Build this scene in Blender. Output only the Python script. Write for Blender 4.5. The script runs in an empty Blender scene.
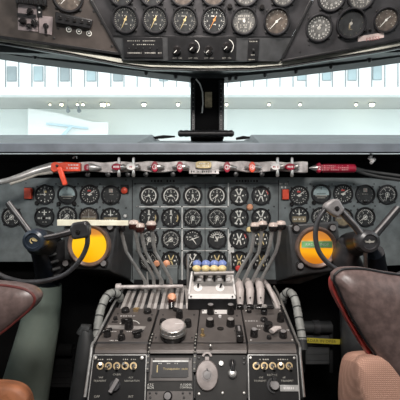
import bpy, math, random
from mathutils import Vector, Matrix
random.seed(7)
C = bpy.context.scene.collection
PI = math.pi
F = 400.0
CAM = Vector((0.0, 0.0, 1.2))

# ------------------------------------------------------------------ materials
def mat(name, col, rough=0.5, metal=0.0, var=0.12, scale=30.0, bump=0.0, emit=None, estr=0.0, col2=None, spec=0.5, lo=0.35, hi=0.7, coat=0.0):
    m = bpy.data.materials.new(name); m.use_nodes = True
    nt = m.node_tree; N = nt.nodes; L = nt.links
    b = N['Principled BSDF']
    tc = N.new('ShaderNodeTexCoord')
    nz = N.new('ShaderNodeTexNoise'); nz.inputs['Scale'].default_value = scale; nz.inputs['Detail'].default_value = 4
    L.new(tc.outputs['Object'], nz.inputs['Vector'])
    cr = N.new('ShaderNodeValToRGB')
    c2 = col2 if col2 else tuple(min(1, c * (1 + var * 2)) for c in col)
    c1 = col if col2 else tuple(c * (1 - var) for c in col)
    cr.color_ramp.elements[0].color = (*c1, 1); cr.color_ramp.elements[1].color = (*c2, 1)
    cr.color_ramp.elements[0].position = lo; cr.color_ramp.elements[1].position = hi
    L.new(nz.outputs['Fac'], cr.inputs['Fac']); L.new(cr.outputs['Color'], b.inputs['Base Color'])
    b.inputs['Roughness'].default_value = rough; b.inputs['Metallic'].default_value = metal
    b.inputs['Specular IOR Level'].default_value = spec
    b.inputs['Coat Weight'].default_value = coat
    if bump:
        bp = N.new('ShaderNodeBump'); bp.inputs['Strength'].default_value = bump; bp.inputs['Distance'].default_value = 0.002
        L.new(nz.outputs['Fac'], bp.inputs['Height']); L.new(bp.outputs['Normal'], b.inputs['Normal'])
    if emit:
        b.inputs['Emission Color'].default_value = (*emit, 1); b.inputs['Emission Strength'].default_value = estr
    return m

M = {}
M['panel'] = mat('grey crackle paint', (0.155, 0.178, 0.182), 0.5, 0.1, 0.14, 25, 0.25)
M['panel_dark'] = mat('dark grey panel paint', (0.048, 0.05, 0.052), 0.45, 0.1, 0.2, 25, 0.2)
M['over_warm_lit'] = mat('worn panel paint in warm light', (0.068, 0.057, 0.051), 0.42, 0.25, 0.25, 12, 0.2)  # warm light falling on the port panel is put into this colour
M['over'] = mat('overhead panel paint', (0.052, 0.051, 0.054), 0.38, 0.3, 0.25, 12, 0.15)
M['over_plate'] = mat('light placard paint', (0.30, 0.25, 0.25), 0.5, 0.1, 0.1, 40)
M['black'] = mat('black satin paint', (0.008, 0.008, 0.009), 0.42, 0, 0.3, 40)
M['void'] = mat('black shade lining', (0.004, 0.004, 0.0042), 0.9, 0, 0.3, 10, spec=0.1)  # shade under hood and in footwell put into this black; also post paint
M['bezel'] = mat('black bezel enamel', (0.016, 0.016, 0.018), 0.35, 0, 0.3, 60)
M['dial'] = mat('black dial lacquer', (0.018, 0.020, 0.021), 0.55, 0, 0.3, 60)
M['dial_grey'] = mat('faded grey dial', (0.10, 0.10, 0.095), 0.55, 0, 0.3, 60)
M['dial_brown'] = mat('faded brown dial', (0.085, 0.068, 0.055), 0.55, 0, 0.3, 60)
M['dial_tan'] = mat('tan horizon dial', (0.23, 0.19, 0.12), 0.55, 0, 0.2, 60)
M['horizon'] = mat('pale blue horizon dial', (0.33, 0.42, 0.43), 0.5, 0, 0.1, 60)
M['mark'] = mat('white dial paint', (0.75, 0.75, 0.70), 0.6, 0, 0.08, 60)
M['mark_dim'] = mat('aged white dial paint', (0.38, 0.37, 0.33), 0.6, 0, 0.15, 60)
M['mark_yel'] = mat('aged yellow dial paint', (0.62, 0.50, 0.25), 0.6, 0, 0.15, 60)
M['mark_or'] = mat('orange dial paint', (0.62, 0.27, 0.08), 0.6, 0, 0.15, 60)
M['mark_red'] = mat('red dial paint', (0.55, 0.06, 0.05), 0.6, 0, 0.15, 60)
M['seam'] = mat('pale worn panel edging', (0.66, 0.67, 0.65), 0.5, 0.2, 0.15, 60)
M['screw'] = mat('dark screw steel', (0.05, 0.05, 0.05), 0.4, 0.6, 0.2, 90)
M['screw_l'] = mat('bright screw steel', (0.6, 0.58, 0.55), 0.3, 0.8, 0.1, 90)
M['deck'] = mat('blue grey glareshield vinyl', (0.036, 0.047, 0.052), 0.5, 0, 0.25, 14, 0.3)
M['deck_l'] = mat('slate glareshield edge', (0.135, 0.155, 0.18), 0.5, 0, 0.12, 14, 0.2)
M['frame'] = mat('dark green black window frame', (0.005, 0.008, 0.009), 0.55, 0, 0.3, 20)
M['strip'] = mat('worn olive grey trim', (0.27, 0.265, 0.225), 0.4, 0.4, 0.2, 10)
M['rail'] = mat('worn cream grey rail paint', (0.36, 0.33, 0.32), 0.4, 0.1, 0.2, 30, 0.2, col2=(0.85, 0.80, 0.78))
M['silver'] = mat('brushed silver', (0.55, 0.54, 0.52), 0.3, 0.85, 0.1, 60)
M['lever'] = mat('worn lever steel', (0.44, 0.44, 0.43), 0.30, 0.5, 0.15, 40)
M['cover_grey'] = mat('worn grey cover plate', (0.24, 0.21, 0.20), 0.4, 0.2, 0.15, 60)
M['ring_brown'] = mat('worn brown bezel', (0.16, 0.11, 0.09), 0.4, 0.2, 0.2, 40)
M['pink'] = mat('cream lever guard plastic', (0.52, 0.47, 0.45), 0.4, 0, 0.08, 40)
M['red'] = mat('orange red enamel', (0.75, 0.085, 0.04), 0.4, 0, 0.12, 40)
M['crimson'] = mat('crimson enamel', (0.32, 0.012, 0.035), 0.35, 0, 0.12, 40)
M['white'] = mat('white enamel', (0.8, 0.78, 0.76), 0.45, 0, 0.05, 40)
M['cream'] = mat('cream label plastic', (0.93, 0.87, 0.68), 0.5, 0, 0.1, 25)
M['tan'] = mat('tan brass plate', (0.45, 0.36, 0.20), 0.4, 0.4, 0.2, 60)
M['maroon'] = mat('dark maroon knob', (0.045, 0.014, 0.012), 0.25, 0, 0.2, 60, coat=0.5)
M['knob_pale_highlight'] = mat('pale highlight knob cap', (0.56, 0.46, 0.41), 0.3, 0, 0.2, 60, coat=0.4)  # pale cap; carries the top highlight of the port knobs in its colour
M['yoke'] = mat('black grey yoke enamel', (0.045, 0.045, 0.048), 0.32, 0.1, 0.25, 30)
M['yoke_l'] = mat('pale grey yoke grip', (0.23, 0.22, 0.22), 0.42, 0.1, 0.2, 30)
M['yoke_blue'] = mat('blue black hub plastic', (0.025, 0.035, 0.05), 0.3, 0, 0.2, 30)
M['column'] = mat('stained grey green enamel', (0.11, 0.14, 0.12), 0.4, 0, 0.3, 5, 0.1, col2=(0.24, 0.28, 0.24))
M['column_blue'] = mat('blue black painted casting', (0.005, 0.007, 0.011), 0.35, 0, 0.3, 12)
M['ped'] = mat('warm grey pedestal paint', (0.112, 0.100, 0.094), 0.38, 0.1, 0.12, 18, 0.15)
M['ped_shaded'] = mat('shaded warm grey pedestal paint', (0.022, 0.021, 0.020), 0.48, 0.0, 0.18, 22, 0.15, spec=.3)  # light falloff on the front face put into a darker pedestal grey
M['ped_black'] = mat('black pedestal face', (0.009, 0.009, 0.0095), 0.5, 0.0, 0.2, 22, 0.15, spec=.22)
M['quad'] = mat('cream quadrant plate', (0.34, 0.32, 0.305), 0.4, 0.1, 0.12, 30)
M['knob'] = mat('black bakelite', (0.014, 0.013, 0.013), 0.25, 0, 0.2, 40, coat=0.3)
M['gold'] = mat('aged brass', (0.62, 0.47, 0.27), 0.3, 0.8, 0.1, 60)
M['hose'] = mat('grey ribbed hose', (0.26, 0.27, 0.255), 0.5, 0, 0.15, 20)
M['hose_d'] = mat('dark grey rubber', (0.022, 0.024, 0.025), 0.6, 0, 0.2, 20)
M['leather'] = mat('dark maroon leather', (0.135, 0.095, 0.088), 0.36, 0, 0.2, 60, 0.3)
M['piping'] = mat('red leather piping', (0.28, 0.035, 0.03), 0.4, 0, 0.15, 60)
M['blueball'] = mat('blue knob plastic', (0.22, 0.30, 0.62), 0.3, 0, 0.1, 60)
M['yellowball'] = mat('yellow knob plastic', (0.80, 0.64, 0.32), 0.3, 0, 0.1, 60)
M['peach'] = mat('peach plastic', (0.80, 0.38, 0.22), 0.4, 0, 0.1, 60)
M['yellow'] = mat('olive yellow tape', (0.50, 0.42, 0.05), 0.5, 0, 0.1, 30)
M['ink'] = mat('black ink', (0.02, 0.02, 0.015), 0.6, 0, 0.1, 60)
M['green'] = mat('green label tape', (0.22, 0.55, 0.22), 0.45, 0, 0.1, 60)
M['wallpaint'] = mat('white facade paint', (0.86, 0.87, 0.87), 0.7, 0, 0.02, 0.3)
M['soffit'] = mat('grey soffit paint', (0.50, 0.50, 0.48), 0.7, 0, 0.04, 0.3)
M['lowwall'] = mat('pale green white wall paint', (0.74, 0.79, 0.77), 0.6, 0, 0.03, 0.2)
M['fin'] = mat('grey steel fin', (0.24, 0.27, 0.28), 0.5, 0.2, 0.05, 1)
M['winglass'] = mat('pale blue facade glass', (0.34, 0.42, 0.44), 0.5, 0, 0.15, 0.5)
M['winglass_d'] = mat('grey blue facade glass', (0.26, 0.30, 0.31), 0.5, 0, 0.15, 0.5)
M['hallfloor'] = mat('pale hall floor', (0.6, 0.6, 0.58), 0.5, 0, 0.05, 0.3)
M['stair'] = mat('cream white parapet paint', (0.80, 0.82, 0.80), 0.6, 0, 0.02, 0.3)
M['stairblue'] = mat('pale blue handrail panel', (0.50, 0.64, 0.70), 0.5, 0, 0.04, 0.3)
M['lamp'] = mat('lit spotlight lens', (1, .9, .7), 0.5, 0, 0, 1, emit=(1, .85, .55), estr=12)
M['lining'] = mat('dark cockpit lining', (0.05, 0.052, 0.052), 0.7, 0, 0.2, 8)

def cushion_mat():
    m = mat('tan woven fabric', (0.42, 0.20, 0.13), 0.85, 0, 0.1, 60, spec=0.2)
    nt = m.node_tree; N = nt.nodes; L = nt.links; b = N['Principled BSDF']
    tc = N.new('ShaderNodeTexCoord'); w1 = N.new('ShaderNodeTexWave'); w2 = N.new('ShaderNodeTexWave')
    w1.wave_type = 'BANDS'; w1.bands_direction = 'X'; w2.bands_direction = 'Z'
    for w in (w1, w2):
        w.inputs['Scale'].default_value = 70; w.inputs['Distortion'].default_value = 0.6
        L.new(tc.outputs['Object'], w.inputs['Vector'])
    mx = N.new('ShaderNodeMath'); mx.operation = 'MULTIPLY'
    L.new(w1.outputs['Fac'], mx.inputs[0]); L.new(w2.outputs['Fac'], mx.inputs[1])
    r = N.new('ShaderNodeValToRGB'); r.color_ramp.elements[0].color = (0.56, 0.32, 0.24, 1); r.color_ramp.elements[1].color = (0.70, 0.42, 0.32, 1)
    L.new(mx.outputs[0], r.inputs['Fac']); L.new(r.outputs['Color'], b.inputs['Base Color'])
    bp = N.new('ShaderNodeBump'); bp.inputs['Strength'].default_value = 0.5; bp.inputs['Distance'].default_value = 0.002
    L.new(mx.outputs[0], bp.inputs['Height']); L.new(bp.outputs['Normal'], b.inputs['Normal'])
    return m
M['fabric'] = cushion_mat()
M['piping_dark'] = mat('dark brown red piping', (0.12, 0.025, 0.022), 0.4, 0, 0.15, 60)

def glass_mat():
    m = bpy.data.materials.new('windshield glass'); m.use_nodes = True
    nt = m.node_tree; N = nt.nodes; L = nt.links; N.clear()
    o = N.new('ShaderNodeOutputMaterial'); mx = N.new('ShaderNodeMixShader'); t = N.new('ShaderNodeBsdfTransparent'); g = N.new('ShaderNodeBsdfGlossy')
    g.inputs['Roughness'].default_value = 0.03; t.inputs['Color'].default_value = (0.94, 0.985, 0.985, 1)
    nz = N.new('ShaderNodeTexNoise'); nz.inputs['Scale'].default_value = 2.0
    mr = N.new('ShaderNodeMapRange'); mr.inputs['To Min'].default_value = 0.03; mr.inputs['To Max'].default_value = 0.06
    L.new(nz.outputs['Fac'], mr.inputs['Value']); L.new(mr.outputs['Result'], mx.inputs['Fac'])
    L.new(t.outputs[0], mx.inputs[1]); L.new(g.outputs[0], mx.inputs[2]); L.new(mx.outputs[0], o.inputs['Surface'])
    return m
M['glass'] = glass_mat()

def screen_mat(name, stops, strength):
    """a glowing radar screen filter: amber bands across the object's local y"""
    m = bpy.data.materials.new(name); m.use_nodes = True
    nt = m.node_tree; N = nt.nodes; L = nt.links; b = N['Principled BSDF']
    tc = N.new('ShaderNodeTexCoord'); sp = N.new('ShaderNodeSeparateXYZ'); L.new(tc.outputs['Object'], sp.inputs[0])
    nz = N.new('ShaderNodeTexNoise'); nz.inputs['Scale'].default_value = 14; L.new(tc.outputs['Object'], nz.inputs['Vector'])
    mr = N.new('ShaderNodeMapRange'); mr.inputs['From Min'].default_value = -0.07; mr.inputs['From Max'].default_value = 0.07
    L.new(sp.outputs['Y'], mr.inputs['Value'])
    ad = N.new('ShaderNodeMath'); ad.operation = 'MULTIPLY_ADD'; ad.inputs[1].default_value = 0.16
    sb = N.new('ShaderNodeMath'); sb.operation = 'SUBTRACT'; sb.inputs[1].default_value = 0.08
    L.new(nz.outputs['Fac'], ad.inputs[0]); L.new(mr.outputs['Result'], ad.inputs[2]); L.new(ad.outputs[0], sb.inputs[0])
    cr = N.new('ShaderNodeValToRGB'); els = cr.color_ramp.elements
    els[0].position, els[0].color = stops[0][0], (*stops[0][1], 1)
    els[1].position, els[1].color = stops[-1][0], (*stops[-1][1], 1)
    for p, c in stops[1:-1]:
        e = els.new(p); e.color = (*c, 1)
    L.new(sb.outputs[0], cr.inputs['Fac'])
    b.inputs['Base Color'].default_value = (0.25, 0.12, 0.02, 1); b.inputs['Roughness'].default_value = 0.25
    L.new(cr.outputs['Color'], b.inputs['Emission Color']); b.inputs['Emission Strength'].default_value = strength
    return m

# ------------------------------------------------------------------ geometry kit
_glyph = {}
def glyph(ch):
    if ch in _glyph: return _glyph[ch]
    cu = bpy.data.curves.new('g', 'FONT'); cu.body = ch; cu.size = 1.0; cu.resolution_u = 2; cu.fill_mode = 'FRONT'
    ob = bpy.data.objects.new('g', cu); C.objects.link(ob)
    dg = bpy.context.evaluated_depsgraph_get(); ev = ob.evaluated_get(dg); me = ev.to_mesh()
    vs = [v.co.copy() for v in me.vertices]; fs = [tuple(p.vertices) for p in me.polygons]
    ev.to_mesh_clear(); bpy.data.objects.remove(ob); bpy.data.curves.remove(cu)
    w = (max(v.x for v in vs) - 0) if vs else 0.3
    _glyph[ch] = (vs, fs, w); return _glyph[ch]

class MB:
    def __init__(s): s.v = []; s.f = []
    def add(s, vs, fs, T=None):
        o = len(s.v)
        for v in vs:
            v = Vector(v); s.v.append(T @ v if T is not None else v)
        for f in fs: s.f.append(tuple(i + o for i in f))
        return s
    def box(s, c, d, T=None):
        x, y, z = c; a, b, e = d[0] / 2, d[1] / 2, d[2] / 2
        vs = [(x + i * a, y + j * b, z + k * e) for k in (-1, 1) for j in (-1, 1) for i in (-1, 1)]
        return s.add(vs, [(0, 2, 3, 1), (4, 5, 7, 6), (0, 1, 5, 4), (2, 6, 7, 3), (0, 4, 6, 2), (1, 3, 7, 5)], T)
    def hexa(s, q0, q1):
        """solid between two quads (each listed the same way round)"""
        return s.add(list(q0) + list(q1), [(0, 1, 2, 3), (7, 6, 5, 4), (0, 4, 5, 1), (1, 5, 6, 2), (2, 6, 7, 3), (3, 7, 4, 0)])
    def skin(s, sec):
        """continuous closed skin through equal-length sections, capped at the ends"""
        k = len(sec[0]); n = len(sec); vs = [v for q in sec for v in q]
        fs = [(i * k + j, i * k + (j + 1) % k, (i + 1) * k + (j + 1) % k, (i + 1) * k + j) for i in range(n - 1) for j in range(k)]
        fs += [tuple(range(k))[::-1], tuple((n - 1) * k + j for j in range(k))]
        return s.add(vs, fs)
    def prism(s, poly, z0, z1, T=None):
        n = len(poly)
        vs = [(p[0], p[1], z0) for p in poly] + [(p[0], p[1], z1) for p in poly]
        fs = [tuple(range(n))[::-1], tuple(range(n, 2 * n))] + [(i, (i + 1) % n, n + (i + 1) % n, n + i) for i in range(n)]
        return s.add(vs, fs, T)
    def lathe(s, prof, seg=28, T=None, ex=1.0, ey=1.0):
        vs = []; fs = []; n = len(prof)
        for r, z in prof:
            for k in range(seg):
                a = 2 * PI * k / seg; vs.append((r * math.cos(a) * ex, r * math.sin(a) * ey, z))
        for i in range(n - 1):
            for k in range(seg):
                k2 = (k + 1) % seg; fs.append((i * seg + k, i * seg + k2, (i + 1) * seg + k2, (i + 1) * seg + k))
        fs.append(tuple(range(seg))[::-1]) if prof[0][0] > 1e-6 else None
        fs.append(tuple((n - 1) * seg + k for k in range(seg))) if prof[-1][0] > 1e-6 else None
        return s.add(vs, fs, T)
    def ring(s, r0, r1, z0, z1, seg=28, T=None, a0=None, a1=None):
        full = a0 is None
        if full: a0, a1 = 0, 2 * PI
        n = seg if full else seg + 1; vs = []; fs = []
        for k in range(n):
            a = a0 + (a1 - a0) * k / seg
            c, d = math.cos(a), math.sin(a)
            vs += [(r0 * c, r0 * d, z0), (r1 * c, r1 * d, z0), (r1 * c, r1 * d, z1), (r0 * c, r0 * d, z1)]
        for k in range(seg):
            a = 4 * k; b = 4 * ((k + 1) % n)
            for i in range(4): fs.append((a + i, b + i, b + (i + 1) % 4, a + (i + 1) % 4))
        return s.add(vs, fs, T)
    def bar(s, p0, p1, w0, w1, z0, z1, T=None):
        a = Vector(p0); b = Vector(p1); d = (b - a).normalized(); n = Vector((-d.y, d.x))
        return s.prism([a - n * w0 / 2, b - n * w1 / 2, b + n * w1 / 2, a + n * w0 / 2], z0, z1, T)
    def tube(s, pts, rad, seg=12, caps=True, flat=1.0, T=None):
        pts = [Vector(p) for p in pts]; n = len(pts)
        if not isinstance(rad, (list, tuple)): rad = [rad] * n
        up = None; vs = []; fs = []
        for i in range(n):
            d = (pts[min(i + 1, n - 1)] - pts[max(i - 1, 0)]).normalized()
            if up is None:
                up = Vector((0, 0, 1)) if abs(d.z) < 0.9 else Vector((0, 1, 0))
            sx = d.cross(up).normalized(); up = sx.cross(d).normalized()
            for k in range(seg):
                a = 2 * PI * k / seg
                vs.append(pts[i] + sx * math.cos(a) * rad[i] + up * math.sin(a) * rad[i] * flat)
        for i in range(n - 1):
            for k in range(seg):
                k2 = (k + 1) % seg; fs.append((i * seg + k, i * seg + k2, (i + 1) * seg + k2, (i + 1) * seg + k))
        if caps: fs += [tuple(range(seg))[::-1], tuple((n - 1) * seg + k for k in range(seg))]
        return s.add(vs, fs, T)
    def ball(s, c, r, T=None, sx=1, sy=1, sz=1, seg=16):
        vs = []; fs = []; m = seg // 2
        for i in range(1, m):
            t = PI * i / m
            for k in range(seg):
                a = 2 * PI * k / seg
                vs.append((c[0] + r * sx * math.sin(t) * math.cos(a), c[1] + r * sy * math.sin(t) * math.sin(a), c[2] + r * sz * math.cos(t)))
        vs += [(c[0], c[1], c[2] + r * sz), (c[0], c[1], c[2] - r * sz)]
        for i in range(m - 2):
            for k in range(seg):
                k2 = (k + 1) % seg; fs.append((i * seg + k, (i + 1) * seg + k, (i + 1) * seg + k2, i * seg + k2))
        t = len(vs) - 2
        for k in range(seg):
            k2 = (k + 1) % seg; fs.append((t, k, k2)); fs.append((t + 1, (m - 2) * seg + k2, (m - 2) * seg + k))
        return s.add(vs, fs, T)
    def text(s, body, x, y, size, z, align='C', T=None, rot=0.0):
        gl = []; cx = 0
        for ch in body:
            if ch == ' ': cx += 0.35; continue
            vs, fs, w = glyph(ch); gl.append((vs, fs, cx)); cx += w + 0.08
        cx -= 0.08
        off = {'C': -cx / 2, 'L': 0, 'R': -cx}[align]
        cr, sr = math.cos(rot), math.sin(rot)
        for vs, fs, ox in gl:
            q = []
            for v in vs:
                a = (v.x + ox + off) * size; b = (v.y - 0.35) * size
                q.append((x + a * cr - b * sr, y + a * sr + b * cr, z))
            s.add(q, fs, T)
        return s
    def dashes(s, x, y, w, h, z, n=8, rows=1, T=None):
        """worn lettering too small to read"""
        for r in range(rows):
            cx = x - w / 2; yy = y + (rows - 1) / 2 * h * 1.7 - r * h * 1.7
            st = w / n
            for i in range(n):
                if random.random() < 0.15: continue
                ww = st * random.uniform(0.4, 0.75); hh = h * random.uniform(0.65, 1)
                s.prism([(cx + i * st, yy - hh / 2), (cx + i * st + ww, yy - hh / 2), (cx + i * st + ww, yy + hh / 2), (cx + i * st, yy + hh / 2)], z, z + 0.0002, T)
        return s

ROOTM = {}
def build(mb, name, m, parent=None, bev=0.0, smooth=True, world=False, sub=0, label=None):
    """world=True: mb holds world coordinates, brought into the parent's (root's) frame"""
    vs = mb.v
    if world and parent is not None:
        inv = ROOTM[parent.name].inverted(); vs = [inv @ v for v in vs]
    me = bpy.data.meshes.new(name); me.from_pydata([tuple(v) for v in vs], [], mb.f); me.validate()
    import bmesh
    bm = bmesh.new(); bm.from_mesh(me); bmesh.ops.recalc_face_normals(bm, faces=bm.faces); bm.to_mesh(me); bm.free()
    if smooth:
        me.polygons.foreach_set('use_smooth', [True] * len(me.polygons)); me.set_sharp_from_angle(angle=math.radians(38))
    me.materials.append(M[m] if isinstance(m, str) else m)
    o = bpy.data.objects.new(name, me); C.objects.link(o)
    ROOTM[o.name] = ROOTM[parent.name].copy() if parent is not None else Matrix.Identity(4)
    if parent is not None: o.parent = parent
    if bev:
        b = o.modifiers.new('bevel', 'BEVEL'); b.width = bev; b.segments = 2; b.limit_method = 'ANGLE'; b.angle_limit = math.radians(40)
    if sub:
        b = o.modifiers.new('sub', 'SUBSURF'); b.levels = sub; b.render_levels = sub
    if label: o['label'] = label
    return o
def child(o, name, mesh):
    c = bpy.data.objects.new(name, mesh); C.objects.link(c); c.parent = o; return c
def tag(o, label, cat, group=None):
    o['label'] = label; o['category'] = cat
    if group: o['group'] = group
    return o
def struct(o): o['kind'] = 'structure'; return o
def root(name, T, label, cat, group=None):
    o = bpy.data.objects.new(name, None); o.empty_display_size = 0.02; C.objects.link(o)
    if not isinstance(T, Matrix): T = Matrix.Translation(Vector(T))
    o.matrix_world = T; ROOTM[o.name] = T.copy()
    return tag(o, label, cat, group)
def W(px, py, Y):
    return Vector(((px - 200) / F * Y, Y, CAM.z - (py - 200) / F * Y))

class Plane:
    """a real flat surface in the cockpit; x runs along it to starboard, y up it, z out of it"""
    def __init__(s, p, tilt=0.0, yaw=0.0):
        # tilt > 0: upper edge leans towards the seats; yaw turns the face
        s.p = Vector(p)
        R = Matrix.Rotation(yaw, 3, 'Z') @ Matrix.Rotation(tilt, 3, 'X')
        s.x = R @ Vector((1, 0, 0)); s.y = R @ Vector((0, 0, 1)); s.z = R @ Vector((0, -1, 0))
    def hit(s, px, py):
        d = Vector(((px - 200) / F, 1, -(py - 200) / F)); t = (s.p - CAM).dot(s.z) / d.dot(s.z)
        return CAM + d * t
    def uv(s, px, py):
        h = s.hit(px, py) - s.p; return Vector((h.dot(s.x), h.dot(s.y)))
    def mat(s, px=None, py=None, lift=0.0):
        o = s.p if px is None else s.hit(px, py)
        o = o + s.z * lift
        R = Matrix((s.x, s.y, s.z)).transposed().to_4x4()
        return Matrix.Translation(o) @ R
    def pz(s, px, py): return s.hit(px, py).y / F     # metres per pixel there
    def rel(s, px, py, ox, oy):
        return s.uv(px, py) - s.uv(ox, oy)

# ------------------------------------------------------------------ gauges
def dial_parts(kind, R, seed=0):
    """returns [(part name, material, MB)], drawn on z=0 (dial plane)"""
    rnd = random.Random(seed); P = []
    mk = MB(); nd = MB(); zt = 0.0003
    def ticks(n, a0, a1, r0, r1, w, mb=mk, every=0, rr=0):
        for i in range(n):
            a = math.radians(a0 + (a1 - a0) * i / max(1, n - 1))
            q0 = r0 if not every or i % every else rr
            mb.bar((q0 * R * math.cos(a), q0 * R * math.sin(a)), (r1 * R * math.cos(a), r1 * R * math.sin(a)), w * R, w * R, 0, zt)
    def nums(ns, a0, a1, r, size, mb=mk):
        for i, t in enumerate(ns):
            a = math.radians(a0 + (a1 - a0) * i / max(1, len(ns) - 1))
            mb.text(str(t), r * R * math.cos(a), r * R * math.sin(a), size * R, zt)
    def needle(deg, l=0.7, w=0.1, tail=0.15, mb=nd, hub=0.11):
        a = math.radians(deg); c, s = math.cos(a), math.sin(a)
        mb.bar((-tail * R * c, -tail * R * s), (l * R * c, l * R * s), w * R, w * R * 0.35, 0.0012, 0.0018)
        if hub: mb.lathe([(hub * R, 0.0004), (hub * R, 0.0022), (0, 0.0024)], 12)
    face, mm, nm = 'dial', 'mark', 'mark'
    extra = []
    if kind == 'arc':
        mk.ring(0.72 * R, 0.84 * R, 0, zt, 32, a0=math.radians(-50), a1=math.radians(230))
        ticks(7, -40, 220, 0.48, 0.62, 0.07); mk.text(rnd.choice('24568'), 0, 0.38 * R, 0.3 * R, zt)
        mk.bar((-.12 * R, -.45 * R), (-.28 * R, -.75 * R), .08 * R, .08 * R, 0, zt); mk.bar((.12 * R, -.45 * R), (.28 * R, -.75 * R), .08 * R, .08 * R, 0, zt)
        needle(rnd.choice((215, 150, 225, 200, 262)), 0.62, 0.12)
        needle(rnd.choice((-30, -60, 240, 265)), 0.5, 0.1, hub=0)
    elif kind == 'flag':
        mk.bar((0, .45 * R), (0, .85 * R), .13 * R, .2 * R, 0, zt); mk.box((0, .38 * R, 0), (.3 * R, .12 * R, .0003))
        ticks(5, 20, 160, 0.7, 0.82, 0.07); ticks(4, 200, 340, 0.7, 0.82, 0.07); mk.text('2', -.55 * R, 0.02 * R, .3 * R, zt); mk.text('4', .55 * R, 0.02 * R, .3 * R, zt)
        ye = MB(); ye.ring(.7 * R, .82 * R, 0, zt, 10, a0=math.radians(-35), a1=math.radians(25)); extra.append(('warning_band', 'mark_yel', ye))
        needle(-95 + rnd.uniform(-10, 10), .6, .12); needle(60, .35, .08, hub=0)
    elif kind == 'dense':
        ticks(26, -60, 240, .72, .86, .045, every=5, rr=.62); nums([1, 2, 3, 4, 5, 6], 225, -45, .5, .22)
        mk.dashes(0, -.28 * R, .5 * R, .09 * R, 0, 5, 1); mk.ring(.2 * R, .25 * R, 0, zt, 14)
        needle(rnd.choice((255, 215, 225)), .72, .11)
    elif kind == 'text':
        mk.dashes(-.42 * R, .1 * R, .6 * R, .14 * R, 0, 5, 2); mk.dashes(.35 * R, .35 * R, .35 * R, .12 * R, 0, 3, 1)
        ticks(5, 50, 130, .72, .85, .06); needle(20, .75, .14); needle(-55, .7, .13, hub=0); needle(200, .45, .1, hub=0)
    elif kind == 'fan':
        ticks(9, 20, 160, .6, .85, .06); mk.dashes(0, .18 * R, .9 * R, .2 * R, 0, 7, 1); mk.dashes(0, -.2 * R, .5 * R, .12 * R, 0, 4, 1)
        mk.ring(.5 * R, .56 * R, 0, zt, 16, a0=math.radians(15), a1=math.radians(165)); needle(120, .5, .08)
    elif kind in ('cross', 'crossy', 'crossm'):
        for k, (ox, dg) in enumerate(((-.18, 112), (.18, 68), (-.18, 248), (.18, 292))):
            a = math.radians(dg + rnd.uniform(-8, 8)); c, s = math.cos(a), math.sin(a)
            nd.bar((ox * R * .3, math.copysign(.05, s) * R), (ox * R * .3 + .68 * R * c, .68 * R * s), .14 * R, .1 * R, .0008, .0014)
            mk.ring(.62 * R, .82 * R, 0, zt, 6, a0=a - .22, a1=a + .22) if kind == 'crossm' else mk.bar((ox * R * 3.4, .3 * R * math.copysign(1, s)), (ox * R * 3.2, .55 * R * math.copysign(1, s)), .07 * R, .07 * R, 0, zt)
        mk.box((-.42 * R, 0, .00015), (.2 * R, .16 * R, .0003)); mk.box((.42 * R, 0, .00015), (.2 * R, .16 * R, .0003))
        mk.text('1', -.7 * R, .1 * R, .22 * R, zt); mk.text('2', .7 * R, .1 * R, .22 * R, zt)
        if kind == 'crossy': nm = 'mark_yel'
        if kind == 'cross':
            r = MB(); r.ring(.72 * R, .84 * R, 0, zt, 8, a0=math.radians(10), a1=math.radians(45)); extra.append(('red_band', 'mark_red', r))
    elif kind == 'clock':
        ticks(12, 0, 330, .7, .86, .08); nums([3, 12, 9, 6], 0, 270, .5, .24); needle(100, .62, .1); needle(175, .45, .12)
        y = MB(); y.box((.05 * R, .3 * R, .0002), (.3 * R, .22 * R, .0004)); extra.append(('date_window', 'mark_yel', y))
    elif kind == 'altim':
        ticks(20, 0, 342, .74, .86, .05); nums([2, 0, 8, 6, 4], 30, 318, .55, .28)
        mk.box((0, .0, .0002), (.5 * R, .12 * R, .0004)); needle(42, .7, .14); needle(48, .4, .2, hub=.14)
        r = MB(); r.box((-.05 * R, .42 * R, .0002), (.35 * R, .16 * R, .0004)); extra.append(('red_window', 'mark_red', r))
    elif kind == 'horizon':
        h = MB(); n = 18
        h.prism([(.86 * R * math.cos(math.radians(a)), .86 * R * math.sin(math.radians(a))) for a in [-8 + 196 * i / n for i in range(n + 1)]], 0, zt)
        extra.append(('sky_half', 'horizon', h))
        mk.box((0, -.2 * R, .0002), (1.3 * R, .1 * R, .0003)); mk.box((0, -.42 * R, .0002), (.9 * R, .07 * R, .0003))
        nd.box((0, .03 * R, .001), (1.0 * R, .05 * R, .0005)); nd.bar((0, .5 * R), (0, .82 * R), .08 * R, .05 * R, .0006, .0012); nm = 'bezel'
        mm = 'mark_dim'
    elif kind == 'counter':
        mk.box((0, .48 * R, .0002), (.42 * R, .42 * R, .0004)); k2 = MB(); k2.text('3', -.08 * R, .56 * R, .26 * R, .0007); k2.text('6', .1 * R, .4 * R, .24 * R, .0007); extra.append(('counter_digits', 'mark_red', k2))
        ticks(9, 150, 390, .74, .82, .04); mk.dashes(0, .05 * R, .7 * R, .09 * R, 0, 6, 1)
        nd.lathe([(.2 * R, .0004), (.2 * R, .004), (.14 * R, .005), (0, .005)], 14, Matrix.Translation((0, -.75 * R, 0))); nm = 'knob'; mm = 'mark_dim'
    elif kind == 'turn':
        mk.bar((0, .2 * R), (0, .78 * R), .16 * R, .08 * R, 0, zt); mk.box((0, .52 * R, .00015), (.55 * R, .09 * R, .0003)); mk.bar((-.5 * R, .5 * R), (-.62 * R, .62 * R), .1 * R, .1 * R, 0, zt); mk.bar((.5 * R, .5 * R), (.62 * R, .62 * R), .1 * R, .1 * R, 0, zt)
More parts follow.
